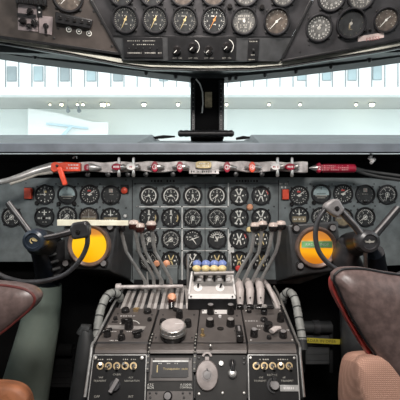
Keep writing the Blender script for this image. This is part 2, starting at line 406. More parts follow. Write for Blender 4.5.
        mk.dashes(-.45 * R, -.12 * R, .55 * R, .24 * R, 0, 3, 1); mk.dashes(.45 * R, -.12 * R, .55 * R, .24 * R, 0, 3, 1); nd.ball((0, -.12 * R, .002), .13 * R); nm = 'knob'
        mk.dashes(0, -.55 * R, .6 * R, .07 * R, 0, 6, 1)
    elif kind == 'tan':
        face = 'dial_brown'; mk.box((0, .0, .0002), (1.5 * R, .07 * R, .0003)); ticks(7, 30, 150, .66, .84, .06); nd.bar((0, -.1 * R), (0, .6 * R), .08 * R, .03 * R, .0008, .0012)
        t = MB(); n = 12; t.prism([(.8 * R * math.cos(math.radians(a)), .8 * R * math.sin(math.radians(a))) for a in [185 + 170 * i / n for i in range(n + 1)]], 0, zt); extra.append(('ground_half', 'dial_tan', t)); mm = nm = 'mark_dim'
    elif kind == 'turny':
        mk.bar((0, .15 * R), (0, .78 * R), .14 * R, .08 * R, 0, zt); mk.box((0, .3 * R, .0002), (.55 * R, .08 * R, .0003)); ticks(5, 30, 150, .66, .84, .07)
        t = MB(); t.box((0, -.3 * R, .0001), (1.5 * R, .62 * R, .0003)); extra.append(('slip_window', 'dial_tan', t))
        k = MB(); k.dashes(0, -.3 * R, 1.2 * R, .2 * R, .0004, 6, 1); extra.append(('lettering', 'mark', k)); nd.ball((0, -.3 * R, .002), .1 * R); nm = 'mark'
    elif kind in ('oh', 'ohw'):
        ticks(31, -60, 240, .8, .9, .025, every=5, rr=.72); nums([1, 2, 3, 4, 5, 6, 7, 8], 225, -45, .6, .2)
        mk.dashes(0, .3 * R, .5 * R, .1 * R, 0, 5, 1); mk.dashes(0, -.35 * R, .35 * R, .08 * R, 0, 4, 1)
        needle(242, .72, .07, .3); mm = 'mark_dim' if kind == 'oh' else 'mark'; nm = 'mark_yel' if kind == 'oh' else 'mark_or'
    elif kind == 'grid':
        face = 'dial_grey'; ticks(9, 200, 340, .72, .84, .04); ticks(9, 20, 160, .72, .84, .04); mk.dashes(0, .15 * R, 1.0 * R, .14 * R, 0, 6, 3); mk.dashes(0, -.4 * R, .6 * R, .1 * R, 0, 5, 2)
        mk.bar((-.6 * R, -.1 * R), (-.5 * R, -.6 * R), .05 * R, .05 * R, 0, zt); mk.bar((.6 * R, -.1 * R), (.5 * R, -.6 * R), .05 * R, .05 * R, 0, zt); mm = 'mark_dim'; needle(95, .3, .06)
    elif kind == 'brown':
        face = 'dial_brown'; ticks(11, -40, 220, .76, .88, .05); nums([0, 2, 4, 6, 8], 215, -35, .56, .16); needle(228, .78, .09, .2); nd.bar((0, 0), (.35 * R, .3 * R), .05 * R, .05 * R, .0012, .0018)
        mm = 'mark_dim'; nm = 'mark'
    elif kind == 'compass':
        face = 'dial_grey'; ticks(24, 0, 345, .78, .88, .04); nums(['N', 3, 6, 'E', 12, 15, 'S', 21, 24, 'W'], 90, -234, .58, .24); mk.ring(.1 * R, .14 * R, 0, zt, 12); mk.dashes(0, .22 * R, .4 * R, .1 * R, 0, 4, 1); needle(60, .3, .06)
        nm = 'mark_dim'
    elif kind == 'dark':
        mk.bar((-.1 * R, .05 * R), (-.1 * R, -.35 * R), .08 * R, .12 * R, 0, zt); mk.dashes(0, -.42 * R, .3 * R, .07 * R, 0, 3, 1); ticks(12, 0, 330, .8, .86, .02); mm = 'dial_tan'; needle(80, .3, .04); nm = 'mark_dim'
    P.append(('dial_face', face, MB().lathe([(0.93 * R, -0.0012), (0.93 * R, 0.0), (0, 0.0)], 28)))
    if mk.v: P.append(('scale_marks', mm, mk))
    if nd.v: P.append(('needle', nm, nd))
    return P + extra

screw_mesh = {}
def screw(parent, x, y, z, r=0.0022, m='screw'):
    key = (round(r, 5), m)
    if key not in screw_mesh:
        b = MB(); b.lathe([(r, 0), (r, r * .5), (r * .7, r * .8), (r * .1, r * .85)], 10)
        o = build(b, 'screw', m, parent); screw_mesh[key] = o.data
    else: o = child(parent, 'screw', screw_mesh[key])
    o.location = (x, y, z); return o

def gauge(pl, px, py, rpx, kind, label, name, group, deep=0.008, extra=None, screws=True, lift=0.0006):
    R = rpx * pl.pz(px, py)
    g = root(name, pl.mat(px, py, lift), label, 'gauge', group)
    b = MB(); b.lathe([(R * 1.0, 0), (R * 1.0, deep * .6), (R * .96, deep), (R * .88, deep), (R * .84, deep * .55), (R * .84, .0016)], 32)
    # open ring: rebuild with inner wall
    b = MB(); n = 36; prof = [(R * .80, 0), (R, 0), (R, deep * .6), (R * .96, deep), (R * .90, deep), (R * .86, deep * .5), (R * .80, .0006)]
    vs = []; fs = []
    for r, z in prof:
        for k in range(n): vs.append((r * math.cos(2 * PI * k / n), r * math.sin(2 * PI * k / n), z))
    for i in range(len(prof)):
        for k in range(n):
            j = (i + 1) % len(prof); fs.append((i * n + k, i * n + (k + 1) % n, j * n + (k + 1) % n, j * n + k))
    b.add(vs, fs); build(b, 'bezel', 'bezel', g)
    for nm_, m_, mb in dial_parts(kind, R * .9, seed=int(px * 7 + py)):
        for i, v in enumerate(mb.v): mb.v[i] = Vector((v.x, v.y, v.z + 0.0022))
        if nm_ == 'dial_face':
            mb = MB(); mb.lathe([(R * .84, .0012), (R * .84, .0022), (0.0001, .0022)], 28)
        build(mb, nm_, m_, g)
    if screws:
        for a in (45, 135, 225, 315):
            a = math.radians(a); screw(g, R * 1.06 * math.cos(a), R * 1.06 * math.sin(a), 0.0, R * .1)
    if extra == 'knobs':
        for sx, sy in ((-.8, -.95), (.75, -.95)):
            k = MB(); k.lathe([(R * .2, 0), (R * .22, .008), (R * .15, .012), (R * .01, .012)], 12, Matrix.Translation((sx * R, sy * R, 0))); build(k, 'adjusting_knob', 'knob', g)
    if extra == 'knob':
        k = MB(); k.lathe([(R * .2, 0), (R * .22, .008), (R * .15, .012), (R * .01, .012)], 12, Matrix.Translation((-.75 * R, -.85 * R, 0))); build(k, 'adjusting_knob', 'knob', g)
    return g

# ------------------------------------------------------------------ the hall outside
YU, YL = 26.0, 30.0
zs = W(0, 95, YU).z
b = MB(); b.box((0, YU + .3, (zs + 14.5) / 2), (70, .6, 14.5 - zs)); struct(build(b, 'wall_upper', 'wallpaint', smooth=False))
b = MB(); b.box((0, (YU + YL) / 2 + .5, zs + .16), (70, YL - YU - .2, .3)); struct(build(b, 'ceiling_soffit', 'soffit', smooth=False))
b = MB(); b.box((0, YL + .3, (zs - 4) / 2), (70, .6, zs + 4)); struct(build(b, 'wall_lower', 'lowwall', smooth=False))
b = MB(); b.box((0, 10, -4.1), (90, 44, .2)); struct(build(b, 'ground', 'hallfloor', smooth=False))
step = 13.2
f0 = W(32, 0, YU).x; dx = step / F * YU
for k in range(32):
    x = W(32 + 13.15 * (k - 3) if k < 17 else 227.5 + 13.1 * (k - 17), 0, YU).x
    b = MB(); b.box((x, YU - .03, (W(0, 87, YU).z + 14) / 2), (.045, .058, 14 - W(0, 87, YU).z))
    tag(build(b, 'facade_fin', 'fin', smooth=False), 'thin grey vertical fin on the white facade outside the windshield', 'facade fin', 'vertical fins on the facade')
for i, px in enumerate((12, 38.6, 65, 91.5, 118)):
    c = W(px, 74, YU); r = root('facade_window', (c.x, YU, c.z), 'pale blue facade window outside, number %s from the outer end of the port side' % ['one', 'two', 'three', 'four', 'five'][i], 'window', 'facade windows')
    w, h = 9 / F * YU, 14.5 / F * YU
    build(MB().box((0, -.03, 0), (w, .05, h)), 'pane', 'winglass' if i % 2 else 'winglass_d', r, smooth=False)
    fr = MB()
    for s in (-1, 1): fr.box((s * w / 2, -.03, 0), (.02, .05, h)); fr.box((0, -.03, s * h / 2), (w, .05, .02))
    build(fr, 'frame', 'fin', r, smooth=False)
for i, (px, y0, y1) in enumerate(((163.5, 76, 81), (301.5, 67, 80.5), (326.5, 67, 80.5), (352, 66, 80.5), (377, 66, 80))):
    c = W(px, (y0 + y1) / 2, YU); r = root('facade_window', (c.x, YU, c.z), ['small low facade window outside, just before the centre post', 'facade window outside, first beyond the centre post on the starboard side', 'facade window outside, second beyond the centre post', 'facade window outside, third beyond the centre post', 'facade window outside, outermost on the starboard side'][i], 'window', 'facade windows')
    w, h = 8.5 / F * YU, (y1 - y0) / F * YU
    build(MB().box((0, -.03, 0), (w, .05, h)), 'pane', 'winglass', r, smooth=False)
    fr = MB()
    for s in (-1, 1): fr.box((s * w / 2, -.03, 0), (.02, .05, h)); fr.box((0, -.03, s * h / 2), (w, .05, .02))
    build(fr, 'frame', 'fin', r, smooth=False)
for i, (px, rr) in enumerate(((50, .8), (61.5, 1.5), (77.5, 1.0), (83, 1.2), (103, 2.6), (108.5, 1), (144, 2.0), (178, 1.6), (226.5, 1.3), (269, 1.3), (300, 1.2), (356, 1.4), (372, 2.4))):
    Y = 28.1; c = W(px, 103, Y); R = rr / F * Y
    r = root('soffit_spotlight', (c.x, Y, zs), '%s warm spotlight from the port end of the soffit row outside' % ['first', 'second', 'third', 'fourth', 'fifth and largest', 'sixth', 'seventh', 'eighth', 'ninth', 'tenth', 'eleventh', 'twelfth', 'thirteenth'][i], 'spotlight', 'spotlights in the soffit')
    build(MB().lathe([(R * 1.3, -.08), (R * 1.3, -.001)], 14), 'housing', 'fin', r)
    build(MB().ball((0, 0, -.14), R, sz=.7), 'lens', 'lamp', r)
# stair parapets on the port side
r = root('staircase', (W(60, 134, 27.5).x, 27.5, -4), 'white staircase parapet with pale blue handrail bands in the hall outside', 'staircase')
def hallslab(pts, Y, d):
    b = MB(); a = [W(x, y, Y) for x, y in pts]; n = len(a)
    vs = a + [v + Vector((0, d, 0)) for v in a]
    b.add(vs, [tuple(range(n)), tuple(range(n, 2 * n))[::-1]] + [(i, n + i, n + (i + 1) % n, (i + 1) % n) for i in range(n)]); return b
build(hallslab([(28, 108), (29, 108.5), (60, 113.5), (92, 122), (108, 122.2), (108, 150), (28, 150)], 28, .3), 'parapet', 'stair', r, smooth=False, world=True)
build(hallslab([(46, 122.5), (70, 125), (88, 127.5), (87, 129), (70, 127), (46, 124.5)], 27.8, .1), 'handrail_band', 'stairblue', r, smooth=False, world=True)
build(hallslab([(60, 136), (69, 126.5), (72, 127), (64, 136)], 27.6, .1), 'handrail_band', 'stairblue', r, smooth=False, world=True)
for px in (67.5, 78.5):
    c = W(px, 111, 27.3); b = MB(); b.tube([c + Vector((0, 0, .35)), c + Vector((.05, 0, 0)), c + Vector((0, 0, -.12))], [.03, .16, .06], 8)
    b.tube([Vector((c.x, c.y, zs + .0)), c + Vector((0, 0, .3))], .012, 6)
    tag(build(b, 'pendant_lamp', 'fin'), 'tiny dark pendant hanging before the wall outside, %s the staircase top' % ('over' if px < 70 else 'further along from'), 'pendant', 'hall pendants')

# ------------------------------------------------------------------ cockpit shell
b = MB(); b.box((0, .6, -.03), (2.6, 3.4, .06)); struct(build(b, 'floor', 'void', smooth=False))
b = MB(); b.box((0, .55, 2.2), (2.3, 2.5, .04)); struct(build(b, 'ceiling', 'lining', smooth=False))
for nm, s in (('wall_left', -1), ('wall_right', 1)):
    b = MB(); x = s * 1.12
    b.box((x, .5, .64), (.04, 2.6, 1.28)); b.box((x, .5, 2.0), (.04, 2.6, .4)); b.box((x, -.45, 1.54), (.04, .7, .52)); b.box((x, .55, 1.54), (.04, .08, .52))
    struct(build(b, nm, 'lining', smooth=False))
b = MB(); b.box((0, 1.74, .62), (2.2, .04, 1.24)); struct(build(b, 'wall_front', 'void', smooth=False))
b = MB(); b.box((0, -.78, 1.1), (2.3, .04, 2.2)); struct(build(b, 'wall_back', 'lining', smooth=False))

# windshield: lower sill and top frame curve back from the centre post
XS = [-1.1, -.8, -.5, -.25, -.02, .11, .35, .6, .9, 1.15]
YT = [(-1.2, 1.36), (-.715, 1.622), (-.427, 1.737), (-.2, 1.83), (.0, 1.905), (.1, 1.905), (.44, 1.79), (.731, 1.664), (1.3, 1.37)]
def ytop(x):
    for (a, p), (b_, q) in zip(YT, YT[1:]):
        if x <= b_: return p + (q - p) * (x - a) / (b_ - a)
    return YT[-1][1]
def ylow(x): return 2.05 - .45 * abs(x - .045) ** 1.2
ZT = 1.772
def sweep(xs, fn_quad):
    return MB().skin([fn_quad(x) for x in xs])
FX = [-1.12 + 2.3 * i / 40 for i in range(41)]
def zlow(x): return 1.2 + .1665 * ylow(x)
b = sweep(FX, lambda x: [Vector((x, ytop(x) - .03, ZT + .0)), Vector((x, ytop(x) + .06, ZT + .0)), Vector((x, ytop(x) + .04, ZT + .12)), Vector((x, ytop(x) - .10, ZT + .085))])
r = root('window_frame', (0.045, 1.9, 1.6), 'dark windshield frame with centre post between the two panes', 'window frame'); r['kind'] = 'structure'
build(b, 'frame', 'frame', r, world=True, smooth=False)
# centre post
b = MB(); q = [W(190.5, 66, 1.88), W(224.5, 66, 1.88), W(224, 139, 1.88), W(190.5, 139, 1.88)]; b.hexa(q, [v + Vector((0, .12, 0)) for v in q]); build(b, 'centre_post', 'void', r, world=True, bev=.006)
for s, (xa, xb) in enumerate(((191.5, 195), (219, 223))):
    b = MB(); q = [W(xa, 80, 1.865), W(xb, 80, 1.865), W(xb, 132, 1.865), W(xa, 132, 1.865)]; b.hexa(q, [v + Vector((0, .015, 0)) for v in q]); e = build(b, 'post_flange', 'black', r, world=True, bev=.002)
    b = MB()
    for k in range(11): c = W((xa + xb) / 2, 84 + k * 4.5, 1.863); b.ball(c, .0024)
    build(b, 'rivet_row', 'yoke_l', e, world=True)
b = MB(); q = [W(205, 92, 1.86), W(212, 92, 1.86), W(212, 107, 1.86), W(205, 107, 1.86)]; b.hexa(q, [v + Vector((0, .02, 0)) for v in q]); build(b, 'label_plate', 'dial_tan', r, world=True)
b = MB(); pts = [(196, 79), (200, 84), (202.5, 92), (203, 104), (202, 113)]; b.tube([W(x, y, 1.855) for x, y in pts], .003, 8); build(b, 'cable', 'lever', r, world=True)
# padded roller on the post foot
rr_ = root('padded_bar', W(206, 133.5, 1.8), 'black padded bar across the foot of the windshield centre post', 'padded bar')
b = MB(); pts = []; rad = []
for i in range(31):
    x = 178 + 56 * i / 30; pts.append(W(x, 133.5, 1.8)); rad.append(.0155 * (1 - .12 * (i % 3 == 0)) * (0.6 if i in (0, 30) else 1))
b.tube(pts, rad, 14); build(b, 'padding', 'black', rr_, world=True)
for x in (196, 219):
    b = MB(); b.tube([W(x, 134, 1.8), W(x, 134, 1.879)], .006, 8); build(b, 'bracket', 'black', rr_, world=True)
# small hooks under the top frame
for i, (x, y) in enumerate(((35, 59), (146, 72), (175.5, 77), (236, 78), (230, 78.5), (265, 75.5), (296, 71), (331, 65), (369.5, 61.5))):
    X = (x - 200) / F * 1.8; Yh = ytop(X) - .028; c = W(x, y, Yh); c.z = ZT - .008
    b = MB(); b.lathe([(.004, .012), (.009, .009), (.009, -.002), (.005, -.008), (.001, -.009)], 10, Matrix.Translation(c))
    tag(build(b, 'frame_stud', 'black'), 'small black stud hanging from the windshield top frame, %s from port' % ['first', 'second', 'third', 'fourth', 'fifth', 'sixth', 'seventh', 'eighth', 'ninth'][i], 'stud', 'studs on the windshield frame')
# panes
for nm, x0, x1 in (('window_1', -1.12, -.04), ('window_2', .135, 1.18)):
    b = MB(); n = 14
    for i in range(n):
        xa = x0 + (x1 - x0) * i / n; xb = x0 + (x1 - x0) * (i + 1) / n
        def q(x): return [Vector((x, ylow(x), zlow(x) - .02)), Vector((x, ytop(x) + .01, ZT + .01))]
        A, B = q(xa), q(xb); o = len(b.v); b.v += [A[0], B[0], B[1], A[1]]; b.f.append((o, o + 1, o + 2, o + 3))
    o = build(b, nm, 'glass'); struct(o)

# glareshield: a hood that rises from its front lip to the sill
def lipY(x): return 1.46 - .04 * abs(x - .03) ** 2
def hood(x):
    Yl = lipY(x); zt_ = 1.2 + (200 - 144) / F * Yl; yb = ylow(x) + .04; zb = zlow(x)
    # shallower step in front of the centre post
    if abs(x - .005) < .22: zb -= .03
    return [Vector((x, Yl, zt_)), Vector((x, yb, zb)), Vector((x, yb, zb - .06)), Vector((x, Yl + .02, zt_ - .03))]
gs = root('glareshield', (0, 1.5, 1.38), 'blue grey padded glareshield hood under the windshield', 'glareshield')
GX = [-1.12 + 2.3 * i / 60 for i in range(61)]
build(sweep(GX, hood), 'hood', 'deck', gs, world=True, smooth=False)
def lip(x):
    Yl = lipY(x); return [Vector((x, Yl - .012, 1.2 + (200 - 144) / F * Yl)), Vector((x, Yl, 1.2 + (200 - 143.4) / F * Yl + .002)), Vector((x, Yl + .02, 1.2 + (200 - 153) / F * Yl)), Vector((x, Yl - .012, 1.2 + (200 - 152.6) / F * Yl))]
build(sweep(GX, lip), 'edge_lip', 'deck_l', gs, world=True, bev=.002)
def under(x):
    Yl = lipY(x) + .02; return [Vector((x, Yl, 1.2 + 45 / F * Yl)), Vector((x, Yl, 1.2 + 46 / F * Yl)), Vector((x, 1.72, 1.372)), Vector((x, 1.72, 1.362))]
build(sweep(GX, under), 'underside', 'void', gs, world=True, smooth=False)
b = MB(); b.box((.0, 1.715, 1.31), (2.2, .02, .12)); build(b, 'back_board', 'void', gs, world=True)  # shadow under the hood, put in as a black board
for i, (xa, xb, y) in enumerate(((152, 175, 137.2), (236, 250, 138))):
    b = MB(); b.tube([W(xa, y + .8, 1.95), W((xa + xb) / 2, y - .4, 1.95), W(xb, y - .6, 1.95)], [.006, .009, .004], 8)
    tag(build(b, 'wiper_arm', 'black'), 'thin black wiper arm lying %s the centre post' % ('to port of' if i == 0 else 'to starboard of'), 'wiper', 'windshield wipers')

# ------------------------------------------------------------------ overhead
OV = Plane(W(200, 62, 1.45), tilt=math.radians(22))
OVL = Plane(OV.hit(122, 58), tilt=math.radians(22), yaw=math.radians(12))
OVR = Plane(OV.hit(278, 60), tilt=math.radians(22), yaw=math.radians(-12))
def plate(pl, pts, name, m, parent, z0, z1, bev=.001, **kw):
    b = MB(); b.prism([pl.uv(x, y) for x, y in pts], z0, z1); return build(b, name, m, parent, bev=bev, **kw)
oc = root('overhead_console', OV.mat(), 'dark grey centre overhead panel holding two rows of gauges', 'overhead panel', 'overhead panels')
plate(OV, [(70, -60), (346, -60), (311, 0), (279, 61.5), (123, 60.5), (92, 0)], 'panel_sheet', 'over', oc, -.03, -.002)
plate(OV, [(113, 37.5), (292, 38), (279, 61.5), (123, 60.5)], 'switch_strip', 'panel_dark', oc, -.002, .003)
plate(OV, [(111, 35.3), (293, 36), (292, 38), (113, 37.5)], 'groove', 'black', oc, -.003, .0006)
ol = root('overhead_console', OVL.mat(), 'worn grey port overhead panel with warm light in its colour, and sockets', 'overhead panel', 'overhead panels')
plate(OVL, [(-40, 30), (-40, -60), (69, -60), (91, 0), (121, 53)], 'panel_sheet', 'over_warm_lit', ol, -.03, -.002)
orr = root('overhead_console', OVR.mat(), 'grey overhead panel on the starboard side with a pale placard', 'overhead panel', 'overhead panels')
plate(OVR, [(282, 61), (311, 4), (347, -60), (440, -60), (440, 30), (379, 45)], 'panel_sheet', 'over', orr, -.03, -.002)
# black edge lines between the panels
for pl, pr, pts in ((OVL, ol, [(-40, 30), (121, 52.5), (122, 55.5), (-40, 33)]), (OVR, orr, [(282, 60), (379, 42.5), (440, 30), (440, 33), (379, 45), (282, 62)])):
    plate(pl, pts, 'lower_edge', 'black', pr, -.002, .002)
plate(OVL, [(89, 0), (92.5, 0), (123.5, 57), (120, 55)], 'side_edge', 'black', ol, -.002, .003)
plate(OVR, [(310, 0), (313, 0), (284, 58), (280, 61)], 'side_edge', 'black', orr, -.002, .003)
# trim strips sweeping below the panels
def tstrip(pts, Y, h0, h1, nm, m, lab):
    b = MB(); sec = []
    for (x, y, yy) in pts:
        A = W(x, y + h0, yy); B = W(x, y + h1, yy); sec.append([A, B, B + Vector((0, .05, .01)), A + Vector((0, .05, .01))])
    b.skin(sec)
    o = build(b, nm, m, bev=.002); struct(o); return o
tp = [(-20, 31, 1.36), (20, 37.5, 1.38), (70, 46, 1.42), (120, 56, 1.46), (150, 60, 1.475), (200, 61.5, 1.48), (250, 61, 1.475), (285, 58, 1.465), (330, 50.5, 1.43), (379, 43, 1.38), (420, 35, 1.35)]
tstrip(tp, 0, .6, 2.2, 'trim_1', 'black', '')
tstrip(tp, 0, 2.2, 7.0, 'trim_2', 'strip', '')
tp2 = [(x, y, Y + .01) for x, y, Y in tp]
tstrip(tp2, 0, 6.8, 9.5, 'trim_3', 'black', '')
b = sweep(FX, lambda x: [Vector((x, 1.52 - .1 * abs(x), 1.735)), Vector((x, ytop(x) + .02, ZT + .02)), Vector((x, ytop(x) + .02, ZT + .09)), Vector((x, 1.52 - .1 * abs(x), 1.80))])
struct(build(b, 'trim_4', 'frame', smooth=False))

names6 = ['first', 'second', 'third', 'fourth', 'fifth', 'sixth']
for i, (x, y, k, what) in enumerate(((125.4, 19.5, 'oh', 'yellow-marked'), (155, 19.5, 'oh', 'yellow-marked'), (184.8, 20, 'oh', 'yellow-marked'), (214.2, 20, 'ohw', 'white-marked with orange needle'), (244, 21, 'grid', 'grey faced'), (276.5, 21.5, 'brown', 'brown faced'))):
    gauge(OV, x, y, 13.2, k, 'black overhead gauge, %s, %s from port in the full lower row' % (what, names6[i]), 'overhead_gauge', 'overhead gauges', deep=.012)
for i, (x, y, k) in enumerate(((121.5, -7.5, 'oh'), (152, -7.5, 'oh'), (182.5, -7.5, 'brown'), (213.5, -7.5, 'brown'), (246, -7.5, 'grid'), (283, -7, 'grid'))):
    gauge(OV, x, y, 13.2, k, 'overhead gauge cut by the picture top, %s from port in the upper row' % names6[i], 'overhead_gauge', 'overhead gauges', deep=.012)
for x, y, lab in ((229.5, 6.5, 'small black round knob between the overhead gauges near the middle'), (261.5, 7, 'small black round knob between overhead gauges, on the starboard part')):
    r = root('rotary_control', OV.mat(x, y, 0), lab, 'knob', 'overhead knobs')
    build(MB().lathe([(.008, -.002), (.008, .008), (.006, .01), (.0005, .01)], 14), 'cap', 'knob', r); build(MB().ring(.008, .011, -.002, .002, 14), 'collar', 'screw', r)

# annunciator
r = root('annunciator_unit', OV.mat(143.5, 47.5, .003), 'black annunciator unit with rows of tan lettering on overhead strip', 'annunciator')
s_ = OV.pz(143, 47)
build(MB().box((0, 0, .004), (39 * s_, 19 * s_, .008)), 'body', 'black', r, bev=.001)
b = MB()
for k, (yy, n, w) in enumerate(((6.2, 16, 30), (2.8, 12, 24))): b.dashes(0, yy * s_, w * s_, .9 * s_, .0082, n)
build(b, 'small_lettering', 'mark_dim', r)
b = MB(); b.dashes(-9.5 * s_, -5 * s_, 17 * s_, 1.5 * s_, .0082, 14); b.dashes(10 * s_, -5 * s_, 17 * s_, 1.5 * s_, .0082, 14); build(b, 'legend_row', 'mark_dim', r)
for k in range(5):
    b = MB(); b.lathe([(.0022, 0), (.0016, .009), (.0005, .01)], 8, Matrix.Translation(((-14 + 7 * k) * s_, -.8 * s_, .008))); build(b, 'toggle', 'screw', r)
# rheostat panel with four knobs
r = root('rheostat_unit', OV.mat(202, 48.5, .003), 'black overhead unit with four rotary knobs under the gauges', 'switch unit')
build(MB().box((0, 0, .002), (68 * s_, 22 * s_, .004)), 'body', 'black', r, bev=.001)
for k, (x, y, rr) in enumerate(((177, 50, 4), (192.6, 47, 7), (208.5, 50, 4.5), (226.5, 46.5, 7))):
    o = OV.rel(x, y, 202, 48.5); T = Matrix.Translation((o.x, o.y, .004))
    b = MB(); b.lathe([(4 * s_, 0), (4.3 * s_, .012), (3.2 * s_, .016), (.0005, .016)], 18, T); kb = build(b, 'knob', 'knob', r)
    b = MB(); b.bar((0, 0), (-2.6 * s_, -2.6 * s_), .8 * s_, .5 * s_, .0161, .017, T); build(b, 'pointer', 'mark', kb)
    b = MB(); b.ring((rr - .6) * s_, rr * s_, .0001, .0008, 24, T, a0=math.radians(-50 if k % 2 else 200), a1=math.radians(70 if k % 2 else 330)); build(b, 'scale_arc', 'mark', r)
    b = MB(); b.text('OFF', -2.5 * s_, -9 * s_ - (o.y), 2.2 * s_, .0003, T=T); b.text('ON', 3 * s_, -9 * s_ - (o.y), 2.2 * s_, .0003, T=T); build(b, 'lettering', 'mark_dim', r)
r = root('toggle_switch_unit', OV.mat(253, 50, .003), 'narrow black switch plate at the starboard end of overhead strip', 'switch unit')
build(MB().box((0, 0, .002), (11 * s_, 21 * s_, .004)), 'body', 'black', r, bev=.001)
b = MB(); b.lathe([(1.4 * s_, 0), (.9 * s_, .012), (1.3 * s_, .016), (.0003, .017)], 10, Matrix.Translation((0, 0, .004))); build(b, 'toggle', 'screw', r)
b = MB(); b.dashes(0, 8 * s_, 8 * s_, 1.2 * s_, .0042, 5); b.dashes(0, -4.5 * s_, 4 * s_, 1.4 * s_, .0042, 3); b.dashes(0, -9 * s_, 8 * s_, 1.1 * s_, .0042, 5); build(b, 'lettering', 'mark_dim', r)

# port overhead details
pzl = OVL.pz(70, 20)
gauge(OVL, 68, -4, 15.5, 'brown', 'large round gauge at the picture top on the port overhead panel', 'overhead_gauge', 'overhead gauges', deep=.014)
r = root('breaker_box', OVL.mat(75, 19, 0), 'black box above three pale ringed sockets on port overhead panel', 'switch box')
b = MB(); q = [OVL.rel(x, y, 75, 19) for x, y in ((56, 12), (93, 20), (91, 29), (56, 23))]; b.prism(q, -.001, .02); build(b, 'body', 'black', r, bev=.003)
for k in range(5):
    o = OVL.rel(61 + 7 * k, 18.0 + 1.3 * k, 75, 19); b = MB(); b.box((o.x, o.y, .022), (.012, .01, .006)); build(b, 'switch', 'knob', r, bev=.001)
for i, (x, y) in enumerate(((68.8, 29.5), (79, 31.5), (89, 33.5))):
    r = root('jack_socket', OVL.mat(x, y, -.0016), '%s of three pale ringed sockets below the black overhead box' % ['first', 'middle', 'last'][i], 'socket', 'jack sockets')
    build(MB().ring(1.9 * pzl, 2.7 * pzl, 0, .004, 20), 'ring', 'mark', r); build(MB().lathe([(1.9 * pzl, 0), (1.9 * pzl, .002), (.0003, .002)], 16), 'core', 'black', r); build(MB().lathe([(1 * pzl, .002), (.8 * pzl, .009), (.0003, .01)], 10), 'plunger', 'silver', r)
r = root('toggle_switch_unit', OVL.mat(46, 26, -.0018), 'pale pinkish plate with one black toggle on port overhead panel', 'switch plate')
b = MB(); b.prism([OVL.rel(x, y, 46, 26) for x, y in ((39, 15.5), (53, 17), (52, 35), (39, 33))], 0, .003); build(b, 'plate', 'over_plate', r, bev=.001)
b = MB(); b.lathe([(2.8 * pzl, .003), (2.6 * pzl, .009), (.0003, .01)], 14); b.box((0, -3 * pzl, .012), (2.6 * pzl, 8 * pzl, .008)); build(b, 'toggle', 'knob', r, bev=.001)
r = root('selector_unit', OVL.mat(31, 18, -.0018), 'dark selector unit with two pointer knobs at port edge of overhead', 'switch unit')
b = MB(); b.prism([OVL.rel(x, y, 31, 18) for x, y in ((18, 3), (38, 6), (38, 32), (18, 30))], 0, .003); build(b, 'plate', 'over_plate', r, bev=.001)
for x, y, rr in ((23.5, 21.5, 3.6), (35, 23, 3.6), (30.5, 11.5, 3.2), (29.5, 26, 2.6)):
    o = OVL.rel(x, y, 31, 18); b = MB(); T = Matrix.Translation((o.x, o.y, .003)); b.lathe([(rr * pzl, 0), (rr * .9 * pzl, .012), (.0003, .013)], 14, T); b.box((0, 0, .017), (rr * .6 * pzl, rr * 2 * pzl, .008), T @ Matrix.Rotation(x, 4, 'Z')); build(b, 'pointer_knob', 'knob', r, bev=.0008)
b = MB(); b.box((OVL.rel(27, 15.5, 31, 18).x, OVL.rel(27, 15.5, 31, 18).y, .007), (17 * pzl, 3 * pzl, .008)); build(b, 'black_bar', 'black', r)
r = root('slide_switch', OVL.mat(39.5, 10, -.0018), 'slim dark strip with two white dots on port overhead panel', 'switch unit')
build(MB().box((0, 0, .003), (5 * pzl, 13 * pzl, .006)), 'body', 'black', r, bev=.001)
for yy in (2.1, -2.1): build(MB().box((0, yy * pzl, .008), (1.9 * pzl, 1.6 * pzl, .004)), 'white_button', 'white', r, bev=.0006)
r = root('ribbed_junction_box', OVL.mat(32, -1, -.0018), 'black ribbed cover at the top corner of port overhead panel', 'cover')
b = MB(); b.box((0, 0, .012), (28 * pzl, 11 * pzl, .024)); build(b, 'body', 'black', r, bev=.004)
for k in range(6): build(MB().box(((-11 + 4.4 * k) * pzl, -1 * pzl, .026), (2 * pzl, 8 * pzl, .004)), 'rib', 'knob', r, bev=.0008)
for x, y in ((54, 38), (94, 11), (101.5, 23), (112, 46), (60, 6), (58, 28)): screw(ol, *OVL.uv(x, y), -.002, .004)
for x, y in ((54, 38),): pass
# starboard overhead details
pzr = OVR.pz(340, 20)
for i, (x, y, rr, k, lab) in enumerate(((319, 28, 13.2, 'compass', 'grey faced compass gauge on the starboard overhead panel'), (351, 23.5, 14.5, 'dark', 'deep black gauge with nearly blank face on starboard overhead panel'), (331.5, -3, 13.8, 'compass', 'overhead compass gauge cut by picture top above the blank black gauge'), (361, -4, 13.5, 'grid', 'overhead gauge cut by picture top, nearest the starboard edge'), (386, 20, 12, 'brown', 'overhead gauge at the far starboard edge beside the pale placard'))):
    gauge(OVR, x, y, rr, k, lab, 'overhead_gauge', 'overhead gauges', deep=.02 if k == 'dark' else .012)
r = root('overhead_placard', OVR.mat(369, 38.5, -.0018), 'pale pink placard with faint red lettering on starboard overhead panel', 'placard')
q = [OVR.rel(x, y, 369, 38.5) for x, y in ((358, 41.8), (358, 36.6), (384, 32.2), (384, 37.6))]
build(MB().prism(q, 0, .0012), 'plate', mat('pale pink placard', (0.70, 0.56, 0.52), .5), r)
ax = (q[2] - q[1]); build(MB().text('PRESS', .012, -.001, .016, .0014, rot=math.atan2(ax.y, ax.x)), 'lettering', mat('faded red ink', (.45, .16, .15), .6), r)
